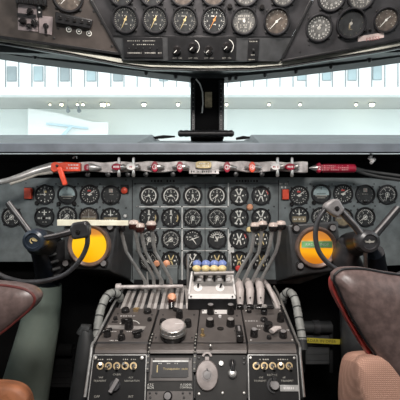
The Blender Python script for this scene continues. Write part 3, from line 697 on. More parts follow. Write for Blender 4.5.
for x, y in ((370, 30), (376, 29), (365.5, 31)):
    r = root('rotary_control', OVR.mat(x, y, -.0018), ['small black knob above the pale placard', 'small black knob above the placard, nearest the edge', 'tiny black knob at the placard corner beside the blank gauge'][(370, 376, 365.5).index(x)], 'knob', 'overhead knobs')
    build(MB().lathe([(.005, 0), (.005, .008), (.0005, .009)], 12), 'cap', 'knob', r)
for x, y in ((308, 14), (309, 45), (300, 52), (372, 44)): screw(orr, *OVR.uv(x, y), -.002, .0028)

# ------------------------------------------------------------------ main instrument panel
MP = Plane((0, 1.62, 1.2))
pp = MP.pz(200, 200)
ip = root('main_instrument_board', MP.mat(), 'grey main instrument panel carrying all the round gauges', 'instrument panel')
plate(MP, [(-70, 262), (-70, 190), (30, 178), (200, 176.5), (370, 178), (470, 190), (470, 262), (345, 268), (300, 284), (134, 284), (112, 268), (60, 262)], 'panel_sheet', 'panel', ip, -.02, 0, bev=.002)
for (x0, y0, x1, y1) in ((139, 206.1, 181, 207.3), (183, 206.1, 228, 207.3), (181.5, 206, 182.8, 280), (227.7, 183, 229, 207), (183, 228.1, 228, 229.1), (140, 228.2, 181, 228.9), (227.8, 229, 228.8, 252), (183, 250.3, 228, 251)):
    plate(MP, [(x0, y0), (x1, y0), (x1, y1), (x0, y1)], 'edging', 'seam', ip, 0, .0008, bev=0)
for (x0, y0, x1, y1) in ((204.8, 184, 205.4, 280), (132, 180, 132.8, 280), (278, 180, 278.8, 280), (133, 183, 278, 183.5), (134, 279.5, 278, 284)):
    plate(MP, [(x0, y0), (x1, y0), (x1, y1), (x0, y1)], 'seam', 'black', ip, 0, .0005, bev=0)
plate(MP, [(228.5, 233.5), (234, 233.5), (234, 262), (228.5, 262)], 'blank_plate', 'seam', ip, 0, .002, bev=0)
for k, (xc, w) in enumerate(((165, 28), (246, 26))):
    o = MP.uv(xc, 181); b = MB(); b.dashes(o.x, o.y, w * pp, 2.6 * pp, .0002, 9); build(b, 'worn_lettering', 'black', ip)
for x in (137, 160, 182, 205, 228, 250, 274):
    for y in (206.5, 228.5, 250.5): screw(ip, *MP.uv(x, y), .0009, .003, 'screw_l' if (x + int(y)) % 2 else 'screw')
for x, y in ((26, 183), (56, 184), (78, 184), (100, 184), (135, 184), (57, 206), (78, 206), (100, 207), (126, 180), (288, 182), (310, 184), (332, 184), (354, 184), (374, 184), (310, 207), (332, 206), (354, 206), (375, 206), (126, 208), (285, 208)):
    screw(ip, *MP.uv(x, y), 0, .003)
cols = [149, 171, 192.7, 217, 239, 261]; rows = [195.6, 217.6, 239, 260.5]
kinds = [['arc', 'arc', 'arc', 'arc', 'crossm', 'cross'], ['flag', 'flag', 'dense', 'dense', 'crossm', 'crossm'], ['dense', 'dense', 'text', 'fan', 'cross', 'crossy'], ['dense', 'crossy', 'crossm', 'crossy', 'crossy', 'crossy']]
desc = {'arc': 'gauge with bold white arc', 'crossm': 'four-needle gauge with white marks', 'cross': 'four-needle gauge with red band', 'flag': 'gauge with white top flag', 'dense': 'gauge with closely ticked scale', 'text': 'black gauge with white lettering', 'fan': 'gauge with fan scale', 'crossy': 'four-needle gauge with yellow needles'}
rn = ['top', 'second', 'third', 'bottom']
for r_ in range(4):
    for c_ in range(6):
        k = kinds[r_][c_]
        gauge(MP, cols[c_], rows[r_], 9.9, k, '%s, centre panel, %s row, %s from port' % (desc[k], rn[r_], names6[c_]), 'engine_gauge', 'gauges on the centre panel')
for i, (x, y, k, lab, ex) in enumerate(((45, 194.5, 'clock', 'clock gauge beside red light, top row of port panel', 'knob'), (67.3, 194.5, 'horizon', 'artificial horizon with pale blue half, top row of port panel', 'knobs'), (89.8, 194.5, 'altim', 'altimeter with red window, top row of port panel', None), (111, 195, 'counter', 'black gauge with counter window, top row of port panel', None),
        (44.6, 217, 'turn', 'turn indicator with white cross, lower row of port panel', None), (67.3, 216, 'dense', 'ticked gauge in lower row of port panel above the cream strip', None), (89, 217, 'tan', 'brown faced gauge in lower row of port panel above cream strip', None), (110.7, 217.5, 'turny', 'tan gauge in lower row of port panel nearest the centre panel', None),
        (299, 195.5, 'altim', 'dial gauge beside the red rectangular light, top row of starboard panel', 'knob'), (321, 194, 'horizon', 'artificial horizon with pale blue half, top row of starboard panel', 'knob'), (343, 194, 'altim', 'altimeter above the pale yoke grip, top row of starboard panel', None), (365, 194.5, 'counter', 'black gauge with counter window, top row of starboard panel', None),
        (299, 216.5, 'turny', 'turn indicator with tan window, lower row of starboard panel', None), (321, 217, 'dense', 'ticked gauge behind the starboard yoke rim, lower row', None), (343, 218, 'tan', 'brown gauge half hidden behind starboard yoke spoke', None), (365, 217, 'dense', 'ticked gauge above starboard yoke hub, lower row', None), (387, 194.5, 'dense', 'gauge at the far starboard edge of the panel, top row', None), (12, 217, 'dense', 'gauge at the far port edge of the panel, lower row', None))):
    gauge(MP, x, y, 10.1, k, lab, 'flight_gauge', 'gauges on the pilot panels', extra=ex)
# warning lights
def rlight(x, y, w, h, lab, rnd_=False):
    r = root('warning_light', MP.mat(x, y, .0005), lab, 'warning light', 'warning lights on the panel')
    if rnd_:
        build(MB().box((0, 1.2 * pp, .003), (w * 1.25 * pp, h * 1.5 * pp, .006)), 'mount', 'black', r, bev=.001); build(MB().lathe([(w / 2 * pp, .006), (w / 2 * pp, .011), (w / 3 * pp, .014), (.0003, .015)], 18), 'lens', 'red', r)
    else:
        build(MB().box((0, 0, .001), ((w + 2) * pp, (h + 2) * pp, .002)), 'mount', 'panel_dark', r, bev=.0005); build(MB().box((0, 0, .009), (w * pp, h * pp, .014)), 'lens', 'red', r, bev=.003)
rlight(29.2, 193.5, 7.5, 11, 'red rectangular light at the port end of the panel')
rlight(285, 194.5, 6.5, 10, 'red rectangular light beside the starboard pilot gauges')
rlight(124.7, 190.5, 6.5, 6, 'round red light in a black mount between port and centre panels', True)
b = MB(); b.dashes(MP.uv(284, 185.5).x, MP.uv(284, 185.5).y, 9 * pp, 2 * pp, .0002, 5, 2); build(b, 'lettering', 'mark', ip)
for i, (x, y, m, rr, lab) in enumerate(((249.7, 207, 'peach', 3.1, 'orange round lamp between top and second gauge rows'), (249, 229.5, 'yellowball', 2.8, 'amber round lamp partly behind the lever knobs'), (238, 268, 'mark_red', 3.0, 'red round lamp low on the panel beside the blue knobs'), (157, 263, 'peach', 3.2, 'peach lamp low on port side of centre panel, nearer the yoke'), (166.8, 263.2, 'peach', 3.6, 'peach lamp low on centre panel, nearer the blue knobs'), (125.5, 216, 'seam', 2.0, 'small pale button between port and centre panels'))):
    r = root('indicator_lamp', MP.mat(x, y, .009 if i in (2, 3, 4) else .001), lab, 'lamp', 'small round lamps on the panel')
    build(MB().lathe([(rr * pp, 0), (rr * pp, .006), (rr * .7 * pp, .010), (.0003, .011)], 18), 'lens', m, r); build(MB().ring(rr * pp, rr * 1.15 * pp, 0, .003, 18), 'collar', 'screw', r)

# ------------------------------------------------------------------ fire handle rail
def railYZ(px):
    x = (px - 205) / 165.0; return 1.50, 167.0 + 1.2 * x * x
fr = root('handle_rail', W(200, 167, 1.5), 'worn cream metal rail under the glareshield carrying the handles', 'rail')
b = MB(); sec = []
for i in range(49):
    px = 50 + (308 - 50) * i / 48; Y, yy = railYZ(px)
    up = 5.5 + .6 * math.sin(i * 1.1); dn = 4.2 + 1.0 * math.sin(i * .7)
    sec.append([W(px, yy - up, Y), W(px, yy + dn, Y), W(px, yy + dn, Y) + Vector((0, .03, 0)), W(px, yy - up, Y) + Vector((0, .03, 0))])
b.skin(sec)
build(b, 'rail_body', 'rail', fr, world=True, bev=.002)
b = MB(); b.tube([W(-20, 187, 1.44), W(10, 180, 1.45), W(20, 177, 1.46), W(35, 171.5, 1.48), W(52, 167, 1.5)], [.009, .011, .013, .015, .019], 10); build(b, 'port_end', 'lever', fr, world=True)
b = MB(); b.tube([W(10, 184, 1.45), W(22, 180, 1.46), W(38, 174, 1.48), W(53, 172.5, 1.49)], .006, 8); build(b, 'cable', 'mark_dim', fr, world=True)
b = MB(); b.tube([W(354, 169, 1.5), W(366, 171, 1.49), W(379, 173, 1.48), W(400, 176, 1.45)], [.010, .006, .006, .007], 10); build(b, 'starboard_end', 'hose_d', fr, world=True)
b = MB(); b.tube([W(354, 170, 1.49), W(366, 174, 1.48), W(379, 177, 1.47), W(400, 180, 1.44)], .006, 8); build(b, 'cable', 'hose_d', fr, world=True)
for px in (88, 108, 128, 146, 173, 195, 214, 236, 262): 
    c = W(px, 174.5, 1.51); b = MB(); b.lathe([(.001, -.008), (.009, -.006), (.009, .006), (.001, .008)], 12, Matrix.Translation(c) @ Matrix.Rotation(PI / 2, 4, 'X')); build(b, 'clamp', 'screw', fr, world=True)
RPL = Plane((0, 1.485, 1.3)); rp = RPL.pz(200, 167)
for i, (x, num, y) in enumerate(((155, '1', 167), (180, '2', 167), (227, '3', 167.3), (252, '4', 167.3))):
    r = root('fire_pull', RPL.mat(x, y, 0), 'red oval fire handle badge numbered %s on the cream rail' % num, 'fire handle', 'numbered fire handles')
    m = 'crimson' if i != 3 else 'red'
    b = MB(); b.lathe([(3.4 * rp, -.012), (3.6 * rp, .004), (3.2 * rp, .009), (.0004, .010)], 24, None, .95, 1.55); build(b, 'badge', m, r)
    b = MB(); b.ring(2.0 * rp, 2.4 * rp, .0098, .0105, 20); b.text(num, 0, 0, 5.5 * rp, .0108); build(b, 'numeral', 'white', r)
    s = 1
    b = MB(); b.tube([Vector((3.2 * rp, 0, .002)), Vector((5.5 * rp, 0, .004)), Vector((10 * rp, 0, .001))], [2.8 * rp, 2.2 * rp, .5 * rp], 10); build(b, 'taper', 'silver', r)
    b = MB(); b.tube([Vector((-3.2 * rp, 0, .002)), Vector((-8 * rp, 0, 0))], [1.8 * rp, .6 * rp], 10); build(b, 'stem', 'silver', r)
for i, (x, m2, lab) in enumerate(((117, 'crimson', 'silver cross handle with red badge, beside the port numbered handles'), (131.5, 'white', 'silver cross handle with white badge, beside the port numbered handles'), (275.5, 'white', 'silver cross handle with white badge on starboard rail'), (290, 'crimson', 'silver cross handle with crimson badge on starboard rail'))):
    r = root('cross_lever', RPL.mat(x, 167, 0), lab, 'handle', 'cross handles on the rail')
    b = MB(); b.lathe([(3.2 * rp, -.012), (3.6 * rp, .004), (3.0 * rp, .009), (.0004, .010)], 20, None, 1.5, 1.0); build(b, 'badge', m2, r)
    b = MB(); b.dashes(0, 0, 6 * rp, 2 * rp, .0102, 4); build(b, 'lettering', 'crimson' if m2 == 'white' else 'white', r)
    b = MB(); b.tube([Vector((2 * rp, -10 * rp, 0)), Vector((2 * rp, -8.5 * rp, 0)), Vector((2 * rp, -4 * rp, 0)), Vector((2 * rp, 5 * rp, 0)), Vector((2 * rp, 9 * rp, 0)), Vector((2 * rp, 10 * rp, 0))], [1.2 * rp, 2.0 * rp, 1.5 * rp, 1.6 * rp, 1.5 * rp, .5 * rp], 10); build(b, 'cross_bar', 'silver', r)
    b = MB(); b.tube([Vector((4 * rp, 0, 0)), Vector((7 * rp, 0, .004)), Vector((9 * rp, 0, 0))], [2.5 * rp, 3.0 * rp, 1.0 * rp], 12); build(b, 'collar', 'silver', r)
# centre tan name plate
r = root('name_placard', RPL.mat(203.5, 165, 0), 'tan lettered plate at the middle of the cream rail', 'plate')
b = MB(); n = 16; b.prism([((8 if abs(math.cos(a)) > .3 else 7.5) * rp * math.copysign(abs(math.cos(a)) ** .45, math.cos(a)), 3.6 * rp * math.copysign(abs(math.sin(a)) ** .6, math.sin(a))) for a in [2 * PI * k / n + .01 for k in range(n)]], -.002, .008); build(b, 'plate', 'tan', r, bev=.001)
b = MB(); b.dashes(0, 0, 12 * rp, 1.4 * rp, .0084, 7, 2); build(b, 'lettering', 'mark', r)
r = root('name_placard', RPL.mat(204, 171.5, -.006), 'worn pale lettered strip just below the tan plate on rail', 'plate')
build(MB().box((0, 0, .001), (30 * rp, 4.4 * rp, .004)), 'plate', 'rail', r, bev=.001); b = MB(); b.dashes(0, 0, 26 * rp, 2.4 * rp, .0032, 12); build(b, 'lettering', 'screw', r)
# port red handle
r = root('emergency_pull', RPL.mat(68, 167, 0), 'orange red emergency handle with hanging lever on port end of rail', 'emergency handle')
b = MB(); b.prism([((x - 68) * rp, (167 - y) * rp) for x, y in ((51.5, 164), (55, 162), (60, 163), (66, 162.3), (81, 163), (81, 171.5), (66, 171.5), (60, 171), (54, 172.5), (51.5, 170))], -.01, .009); build(b, 'body', 'red', r, bev=.003)
b = MB(); b.prism([((x - 68) * rp, (167 - y) * rp) for x, y in ((58, 168), (63, 167), (68.5, 184), (66.5, 186), (64, 185.5))], .005, .02); build(b, 'lever', 'red', r, bev=.004)
b = MB(); b.dashes(5.5 * rp, .2 * rp, 12 * rp, 1.8 * rp, .0095, 8, 2); build(b, 'lettering', 'white', r)
b = MB(); b.lathe([(1.4 * rp, .009), (1.2 * rp, .014), (.0003, .015)], 12, Matrix.Translation((-10 * rp, 1 * rp, 0))); build(b, 'pivot', 'screw', r)
r = root('fire_pull', RPL.mat(87.5, 167.5, 0), 'red ringed badge with white mark and silver cone beside emergency handle', 'handle')
b = MB(); b.lathe([(3.3 * rp, -.012), (3.4 * rp, .004), (3.0 * rp, .009), (.0004, .010)], 24); build(b, 'badge', 'crimson', r)
b = MB(); b.text('1', 0, 0, 5.0 * rp, .0105); build(b, 'numeral', 'white', r)
b = MB(); b.tube([Vector((3 * rp, 0, .002)), Vector((6 * rp, 0, .004)), Vector((14 * rp, 0, .001))], [4.2 * rp, 3.6 * rp, .8 * rp], 12); build(b, 'cone', 'lever', r)
# starboard red cylinder
r = root('emergency_pull', RPL.mat(335, 168, 0), 'crimson lettered emergency handle with silver cone on starboard rail', 'emergency handle')
b = MB(); b.tube([Vector(((x - 335) * rp, -.4 * rp, 0)) for x in (322, 323, 354, 355)], [3.6 * rp, 4.4 * rp, 4.4 * rp, 3.6 * rp], 18); build(b, 'body', 'crimson', r)
b = MB()
for k in (2.2, .2, -1.8): b.dashes(-1 * rp, k * rp - .4 * rp, 27 * rp, 1.0 * rp, 4.45 * rp, 15)
build(b, 'lettering', mat('faded pink lettering', (.6, .3, .3), .6), r)
b = MB(); b.lathe([(3.6 * rp, -.008), (3.8 * rp, .006), (3 * rp, .011), (.0004, .012)], 20, Matrix.Translation((-16.5 * rp, 0, 0)), .85, 1.35); build(b, 'badge', 'crimson', r)
b = MB(); b.text('2', -16.5 * rp, 0, 5 * rp, .0125); build(b, 'numeral', 'white', r)
b = MB(); b.tube([Vector((-18 * rp, 0, 0)), Vector((-21 * rp, 0, 0)), Vector((-26 * rp, 0, 0))], [3.6 * rp, 2.6 * rp, .5 * rp], 12); build(b, 'cone', 'silver', r)
r = root('white_clip', W(371.5, 158.5, 1.5), 'small white clip hanging above the starboard end of the rail', 'clip')
b = MB(); b.tube([W(371, 154.6, 1.5), W(370, 158, 1.49), W(373.5, 161.5, 1.49)], [.006, .009, .005], 8); b.tube([W(374.5, 159, 1.5), W(371, 163, 1.49)], .006, 8); build(b, 'clip_body', 'white', r, world=True)
r = root('hook', W(76, 157, 1.5), 'tiny grey hook in the dark gap above emergency handle', 'hook')
b = MB(); b.tube([W(73, 158.5, 1.5), W(75, 156, 1.5), W(76.5, 154.5, 1.5), W(77, 158.5, 1.5)], .003, 8); build(b, 'hook_body', 'lever', r, world=True)

# ------------------------------------------------------------------ radar scopes
def scope(cx, cy, R_, face, back, knobs, screen, lab, stripe):
    Yf = 1.36; pl = Plane((0, Yf, 1.2)); s = pl.pz(200, 200)
    r = root('radar_scope', pl.mat(cx, cy, 0), lab, 'radar scope', 'radar scopes')
    inv = pl.mat(cx, cy, 0).inverted()
    b = MB(); n = len(face)
    A = [W(x, y, Yf) for x, y in face]; B = [W(x, y, 1.612) for x, y in back]
    b.add(A + B, [tuple(range(n)), tuple(range(n, 2 * n))[::-1]] + [(i, n + i, n + (i + 1) % n, (i + 1) % n) for i in range(n)])
    build(b, 'housing', 'panel_dark', r, world=True, bev=.006)
    b = MB(); prof = [(R_ * .87 * s, .0), (R_ * 1.1 * s, .0), (R_ * 1.1 * s, .012), (R_ * 1.05 * s, .02), (R_ * 1.0 * s, .02), (R_ * .88 * s, .012)]; m_ = 48; vs = []; fs = []
    for rr, z in prof:
        for k in range(m_): vs.append((rr * math.cos(2 * PI * k / m_), rr * math.sin(2 * PI * k / m_), z))
    for i in range(len(prof)):
        for k in range(m_): j = (i + 1) % len(prof); fs.append((i * m_ + k, i * m_ + (k + 1) % m_, j * m_ + (k + 1) % m_, j * m_ + k))
    b.add(vs, fs); build(b, 'bezel', 'ring_brown', r)
    build(MB().lathe([(R_ * .90 * s, .001), (R_ * .90 * s, .010), (R_ * .6 * s, .011), (.0004, .0112)], 48), 'screen', screen, r)
    for x, y in knobs:
        T = Matrix.Translation(((x - cx) * s, (cy - y) * s, 0)); b = MB(); b.lathe([(4.0 * s, 0), (4.0 * s, .012), (3.2 * s, .016), (.0004, .016)], 22, T); kb = build(b, 'knob', 'knob', r)
        build(MB().lathe([(2.8 * s, .016), (2.8 * s, .0175), (.0004, .0175)], 20, T), 'knob_cap', 'yoke_l', kb)
    if stripe:
        T = Matrix.Translation((0, (cy - 244) * s, .0120)); w = 31 * s
        build(MB().box((0.5 * s, 0, 0), (w, 7.4 * s, .0006), T), 'tape_border', 'mark_yel', r)
        build(MB().box((0.5 * s, 0, .0005), (w - .004, 5.6 * s, .0006), T), 'label_tape', 'green', r)
        build(MB().text('RADAR INOP', .5 * s, 0, 3.6 * s, .001, T=T), 'lettering', 'white', r)
    for i in range(4):
        a = math.radians(i * 90); 
    return r
sL = screen_mat('amber radar glow port', [(.0, (.88, .34, .0)), (.3, (1.0, .52, .0)), (.68, (1.0, .60, .0)), (.78, (.62, .22, .03)), (1, (.30, .14, .06))], .95)
sR = screen_mat('amber radar glow starboard', [(.0, (.36, .10, .01)), (.24, (.70, .19, .0)), (.38, (1.0, .45, .0)), (.6, (1.0, .42, .01)), (.70, (.75, .26, .03)), (1, (.36, .13, .05))], .85)
scope(90, 245, 19.5, [(64, 224), (118, 221.5), (110, 270), (62, 268)], [(64, 224), (134, 228), (131, 281), (62, 270)], [(111, 226.5), (104.5, 262.5), (67, 262.5)], sL, 'port radar scope glowing plain amber behind the yoke rim', False)
scope(315.5, 247, 18.8, [(288, 225), (338, 221), (340, 270), (294, 276)], [(272, 229), (338, 221), (340, 270), (276, 283)], [(295.5, 228), (299.5, 265), (331.5, 227.5)], sR, 'starboard radar scope glowing orange with green label tape', True)
r = root('cream_strip', W(95, 223, 1.345), 'long cream strip along the top of the port radar scope', 'label strip')
b = MB(); q = [W(57, 219.6, 1.34), W(128, 220.6, 1.34), W(128, 225.6, 1.34), W(57, 225.8, 1.34)]; b.hexa(q, [v + Vector((0, .014, 0)) for v in q]); build(b, 'strip', 'cream', r, world=True, bev=.001)

# ------------------------------------------------------------------ yokes
def pathsmooth(pts, n=6):
    out = []
    P = [pts[0]] + list(pts) + [pts[-1]]
    for i in range(1, len(P) - 2):
        for k in range(n):
            t = k / n; a, b_, c, d = P[i - 1], P[i], P[i + 1], P[i + 2]
            out.append(0.5 * ((2 * b_) + (c - a) * t + (2 * a - 5 * b_ + 4 * c - d) * t * t + (3 * b_ - a - 3 * c + d) * t ** 3))
    out.append(P[-2]); return out
def yoke(hx, hy, Y, rim, rimr, grip, spokes, lab, gripm, hubm, emblem):
    pl = Plane((0, Y, 1.2)); s = pl.pz(200, 200)
    r = root('control_yoke', pl.mat(hx, hy, 0), lab, 'control yoke', 'control yokes')
    b = MB(); b.tube(pathsmooth([W(x, y, Y + dy) for x, y, dy in rim]), rimr, 14); build(b, 'rim', 'yoke', r, world=True)
    prof = [(11.5 * s, -.03), (11.8 * s, -.004), (10.5 * s, .008), (7.6 * s, .012), (7.0 * s, .006), (.0005, .006)]
    build(MB().lathe(prof, 36), 'hub', hubm, r)
    b = MB(); 
    if emblem == 'wing':
        b.prism([(-5 * s, 1.2 * s), (-1.5 * s, .6 * s), (0, 2.4 * s), (1.5 * s, .6 * s), (5 * s, 1.2 * s), (4 * s, -.8 * s), (1 * s, -.8 * s), (0, -1.6 * s), (-1 * s, -.8 * s), (-4 * s, -.8 * s)], .006, .009)
    else:
        b.ring(2.2 * s, 3.1 * s, .006, .009, 16, a0=math.radians(40), a1=math.radians(260)); b.prism([(-.5 * s, 0), (3.6 * s, -.8 * s), (4.6 * s, .2 * s), (1.5 * s, 2.6 * s), (-1 * s, 2.8 * s)], .006, .009)
    build(b, 'emblem', 'mark_dim' if emblem == 'wing' else 'mark_yel', r)
    for (pts, rad) in spokes:
        b = MB(); b.tube([W(x, y, Y + .012) for x, y in pts], rad, 12, flat=.8); e = build(b, 'spoke', 'yoke', r, world=True)
        b = MB(); b.tube([W(x + .8, y - 1.6, Y - .002) for x, y in pts], [q * .22 for q in rad], 8); build(b, 'spoke_ridge', 'yoke_l', e, world=True)
    A = [W(x, y, Y - .018) for x, y in grip]; n = len(A); b = MB()
    b.add(A + [v + Vector((0, .035, 0)) for v in A], [tuple(range(n)), tuple(range(n, 2 * n))[::-1]] + [(i, n + i, n + (i + 1) % n, (i + 1) % n) for i in range(n)])
    g = build(b, 'grip', gripm, r, world=True, bev=.006)
    cx = sum(p[0] for p in grip) / n; cy = sum(p[1] for p in grip) / n
    b = MB(); b.lathe([(2.5 * s, .016), (2.3 * s, .022), (.0004, .023)], 16, Matrix.Translation(((cx - hx) * s, (hy - cy - 1) * s, 0))); build(b, 'button', 'knob', g)
    return r
yoke(34, 240.5, 1.18, [(87.5, 235, .0), (87, 245, .0), (82, 257, 0), (73, 268, 0), (62, 276, 0), (47, 280.5, 0), (32, 282, 0), (18, 281, 0), (0, 275, 0), (-18, 262, 0)], .0072,
     [(69, 229), (71.5, 223), (85, 221), (88.5, 226), (88.5, 236), (85, 238), (72, 240)], [([(40, 239), (56, 236), (73, 231.5)], [.012, .012, .0135]), ([(31, 234), (20, 219), (8, 203)], [.012, .011, .011])],
     'port control yoke with dark hub and curved black rim', 'yoke', 'yoke_blue', 'shell')
yoke(368.5, 241.5, 1.15, [(327, 207, 0), (319, 218, 0), (315.5, 233, 0), (317.5, 248, 0), (324, 259, 0), (333, 267, 0), (345, 274, 0), (362, 280, 0), (382, 281, 0), (402, 273, 0)], .0072,
     [(324.5, 208), (327, 203.5), (335, 198.5), (340, 199.5), (346, 210), (338.5, 218), (332, 214)], [([(366, 240), (355, 226), (340, 210)], [.014, .014, .013]), ([(372, 238), (386, 222), (398, 208)], [.014, .013, .013])],
     'starboard control yoke with pale grip and winged hub badge', 'yoke_l', 'yoke', 'wing')
# columns
r = root('control_column', (W(28, 398, 1.42).x, 1.42, 0.002), 'stained grey green control column under the port yoke', 'control column', 'control columns')
b = MB(); b.tube([W(46, 284, 1.42), W(44, 300, 1.42), W(40, 325, 1.42), W(33, 355, 1.42), W(24, 395, 1.42), W(12, 450, 1.42), Vector((W(0, 0, 1.42).x + .02, 1.42, .0))], [15.5 * 1.42 / F, 17 * 1.42 / F, 19 * 1.42 / F, 21 * 1.42 / F, 24 * 1.42 / F, .1, .11], 28); build(b, 'pillar', 'column', r, world=True)
b = MB(); b.tube([W(36, 246, 1.26), W(40, 258, 1.30), W(46, 274, 1.38), W(46, 286, 1.42)], [.02, .024, .034, .045], 20); build(b, 'neck', 'column_blue', r, world=True)
b = MB(); b.tube([W(37, 242, 1.22), W(40, 243, 1.30), W(48, 245, 1.45)], [.03, .045, .05], 20); build(b, 'shaft_housing', 'black', r, world=True)
b = MB()
for k in range(4): b.tube([W(48 + 2 * k, 256 + 7 * k, 1.34), W(56 + 2 * k, 254 + 7 * k, 1.36)], .006, 8)
build(b, 'lacing', 'hose_d', r, world=True)
b = MB(); A = [W(43, 248, 1.36), W(66, 238, 1.36), W(66, 268, 1.36), (W(50, 284, 1.36))]; b.hexa(A, [v + Vector((0, .2, 0)) for v in A]); build(b, 'side_bracket', 'black', r, world=True, bev=.004)
r = root('control_column', (W(352, 398, 1.42).x, 1.42, 0.002), 'grey control column behind the starboard seat back', 'control column', 'control columns')
b = MB(); b.tube([W(356, 284, 1.42), W(357, 310, 1.42), W(360, 345, 1.42), W(364, 395, 1.42), W(368, 440, 1.42), Vector((.64, 1.42, 0))], [.052, .06, .066, .07, .085, .1], 24); build(b, 'pillar', 'panel_dark', r, world=True)
b = MB(); b.tube([W(350, 244, 1.32), W(345, 256, 1.34), W(350, 272, 1.38), W(356, 286, 1.42)], [.04, .045, .052, .055], 20); build(b, 'neck', 'yoke', r, world=True)
b = MB(); b.tube([W(368, 242, 1.2), W(360, 243, 1.26), W(350, 245, 1.45)], [.03, .04, .045], 20); build(b, 'shaft_housing', 'black', r, world=True)
b = MB(); b.tube([W(365.5, 250, 1.2), W(365.5, 275, 1.26)], .006, 10); build(b, 'rod', 'silver', r, world=True)
b = MB(); b.tube([W(374, 252, 1.24), W(378, 272, 1.3)], .03, 16); build(b, 'blue_cover', 'column_blue', r, world=True)

# ------------------------------------------------------------------ pedestal
PT = Plane(W(190, 342, 1.2)); 
# slope plane of the top plates
A_ = W(190, 342, 1.2); B_ = W(190, 308, 1.40); d_ = (B_ - A_); tilt_ = -math.atan2(d_.y, d_.z)
PT = Plane(A_, tilt=tilt_)
C_ = W(190, 354, 1.135); D_ = W(190, 398, 1.085); d2 = (C_ - D_); PF = Plane(C_, tilt=-math.atan2(d2.y, d2.z))
ts = PT.pz(190, 325); fs_ = PF.pz(190, 375)
pd = root('pedestal', (W(194, 398, 1.2).x, 1.25, 0.002), 'centre pedestal console body between the two pilot seats', 'pedestal')
# side cheeks following the profile (y-z) with light edging
def cheek(xs, nm, m, w):
    prof = [(1.52, 287), (1.46, 294), (1.40, 306), (1.2, 342.5), (1.165, 344.5), (1.14, 349), (1.132, 355), (1.085, 398)]
    b = MB(); L_ = []
    for (Y, y), x in zip(prof, xs): L_.append(W(x, y, Y))
    low = [Vector((v.x, v.y + .0, .004)) for v in L_]
    low[-1] = Vector((L_[-1].x, 1.07, .004))
    n = len(L_)
    for i in range(n - 1):
        q = [L_[i], L_[i + 1], Vector((L_[i + 1].x, L_[i + 1].y, .004)), Vector((L_[i].x, L_[i].y, .004))]
        b.hexa(q, [v + Vector((w, 0, 0)) for v in q])
    return build(b, nm, m, pd, world=True, smooth=False), L_
_, LL = cheek([126, 120, 113, 94.5, 92.5, 91.5, 91, 85], 'side_cheek', 'ped_black', .010)
_, LR = cheek([274, 278, 283, 297.5, 299, 300, 300, 304], 'side_cheek', 'ped_black', -.010)
for L_ in (LL, LR):
    b = MB(); b.tube([v + Vector((0, -.001, .003)) for v in L_], .004, 8); build(b, 'edge_trim', 'silver' if L_ is LR else 'lever', pd, world=True)
# base core
b = MB(); q0 = [W(120, 306, 1.40), W(280, 306, 1.40), W(294, 344, 1.21), W(97, 344, 1.21)]
q0 = [v + Vector((0, .0, -.012)) for v in q0]; b.hexa(q0, [Vector((v.x, v.y, .004)) for v in q0]); build(b, 'core', 'black', pd, world=True, smooth=False)
b = MB(); q0 = [W(92, 356, 1.15), W(299, 356, 1.15), W(303, 399, 1.10), W(87, 399, 1.10)]; q1 = [Vector((v.x, 1.25, v.z)) for v in q0]; b.hexa(q0, q1)
q2 = [W(87, 398, 1.1), W(303, 398, 1.1)]; q2 = [q2[0], q2[1], Vector((q2[1].x, 1.1, .004)), Vector((q2[0].x, 1.1, .004))]; b.hexa(q2, [v + Vector((0, .14, 0)) for v in q2]); build(b, 'front_core', 'black', pd, world=True, smooth=False)

def knob_on(parent, T, r, h, m='knob', cap=None, flute=False, taper=.88):
    b = MB()
    if flute:
        n = 40; vs = []; fs = []; prof = [(1.0, 0), (1.0, .4), (.98, .42), (1.0, .45), (1.0, .92), (.9, 1.0)]
        for i, (q, z) in enumerate(prof):
            for k in range(n):
                rr = r * q * (1 - (.06 if (k % 2 and 2 < i < 5) else 0)); a = 2 * PI * k / n; vs.append((rr * math.cos(a), rr * math.sin(a), h * z))
        for i in range(len(prof) - 1):
            for k in range(n): k2 = (k + 1) % n; fs.append((i * n + k, i * n + k2, (i + 1) * n + k2, (i + 1) * n + k))
        fs.append(tuple((len(prof) - 1) * n + k for k in range(n))); b.add(vs, fs, T)
    else:
        b.lathe([(r, 0), (r * 1.0, h * .15), (r * taper, h * .9), (r * taper * .9, h), (.0004, h)], 20, T)
    o = build(b, 'knob', m, parent)
    if cap: build(MB().lathe([(r * taper * .8, h), (r * taper * .78, h + .0008), (.0004, h + .001)], 20, T), 'knob_cap', cap, o)
    return o
UP = None
def tray(name, px, py, top, bulgex, m_top, m_b, lab, cat='control panel'):
    """upper sloped plate with the rolled front edge"""
    r = root(name, PT.mat(px, py, 0), lab, cat, 'pedestal upper panels')
    b = MB(); b.prism([PT.rel(x, y, px, py) for x, y in top], -.01, .0); build(b, 'plate', m_top, r, bev=.0012)
    b = MB(); x0, x1 = bulgex; sec = []
    c0 = W(0, 343.6, 1.19); c1 = W(0, 354, 1.135); n = 9
    for side in (x0, x1):
        a = W(side[0], 343.6, 1.19); e = W(side[1], 353.6, 1.137); ctr = Vector(((a.x + e.x) / 2, 1.185, e.z - .002)); L_ = []
        for k in range(n + 1):
            t = k / n; an = PI / 2 * t; ry = 1.19 - e.y; rz = a.z - e.z
            L_.append(Vector((a.x + (e.x - a.x) * t, 1.19 - ry * math.sin(an) * 1.0, e.z + rz * math.cos(an) + .004 * math.sin(2 * an))))
        L_.append(Vector((e.x, 1.185, e.z))); sec.append(L_)
    k = len(sec[0]); b.add(sec[0] + sec[1], [tuple(range(k)), tuple(range(k, 2 * k))[::-1]] + [(i, k + i, k + (i + 1) % k, (i + 1) % k) for i in range(k)])
    build(b, 'rolled_edge', m_b, r, world=True)
    return r
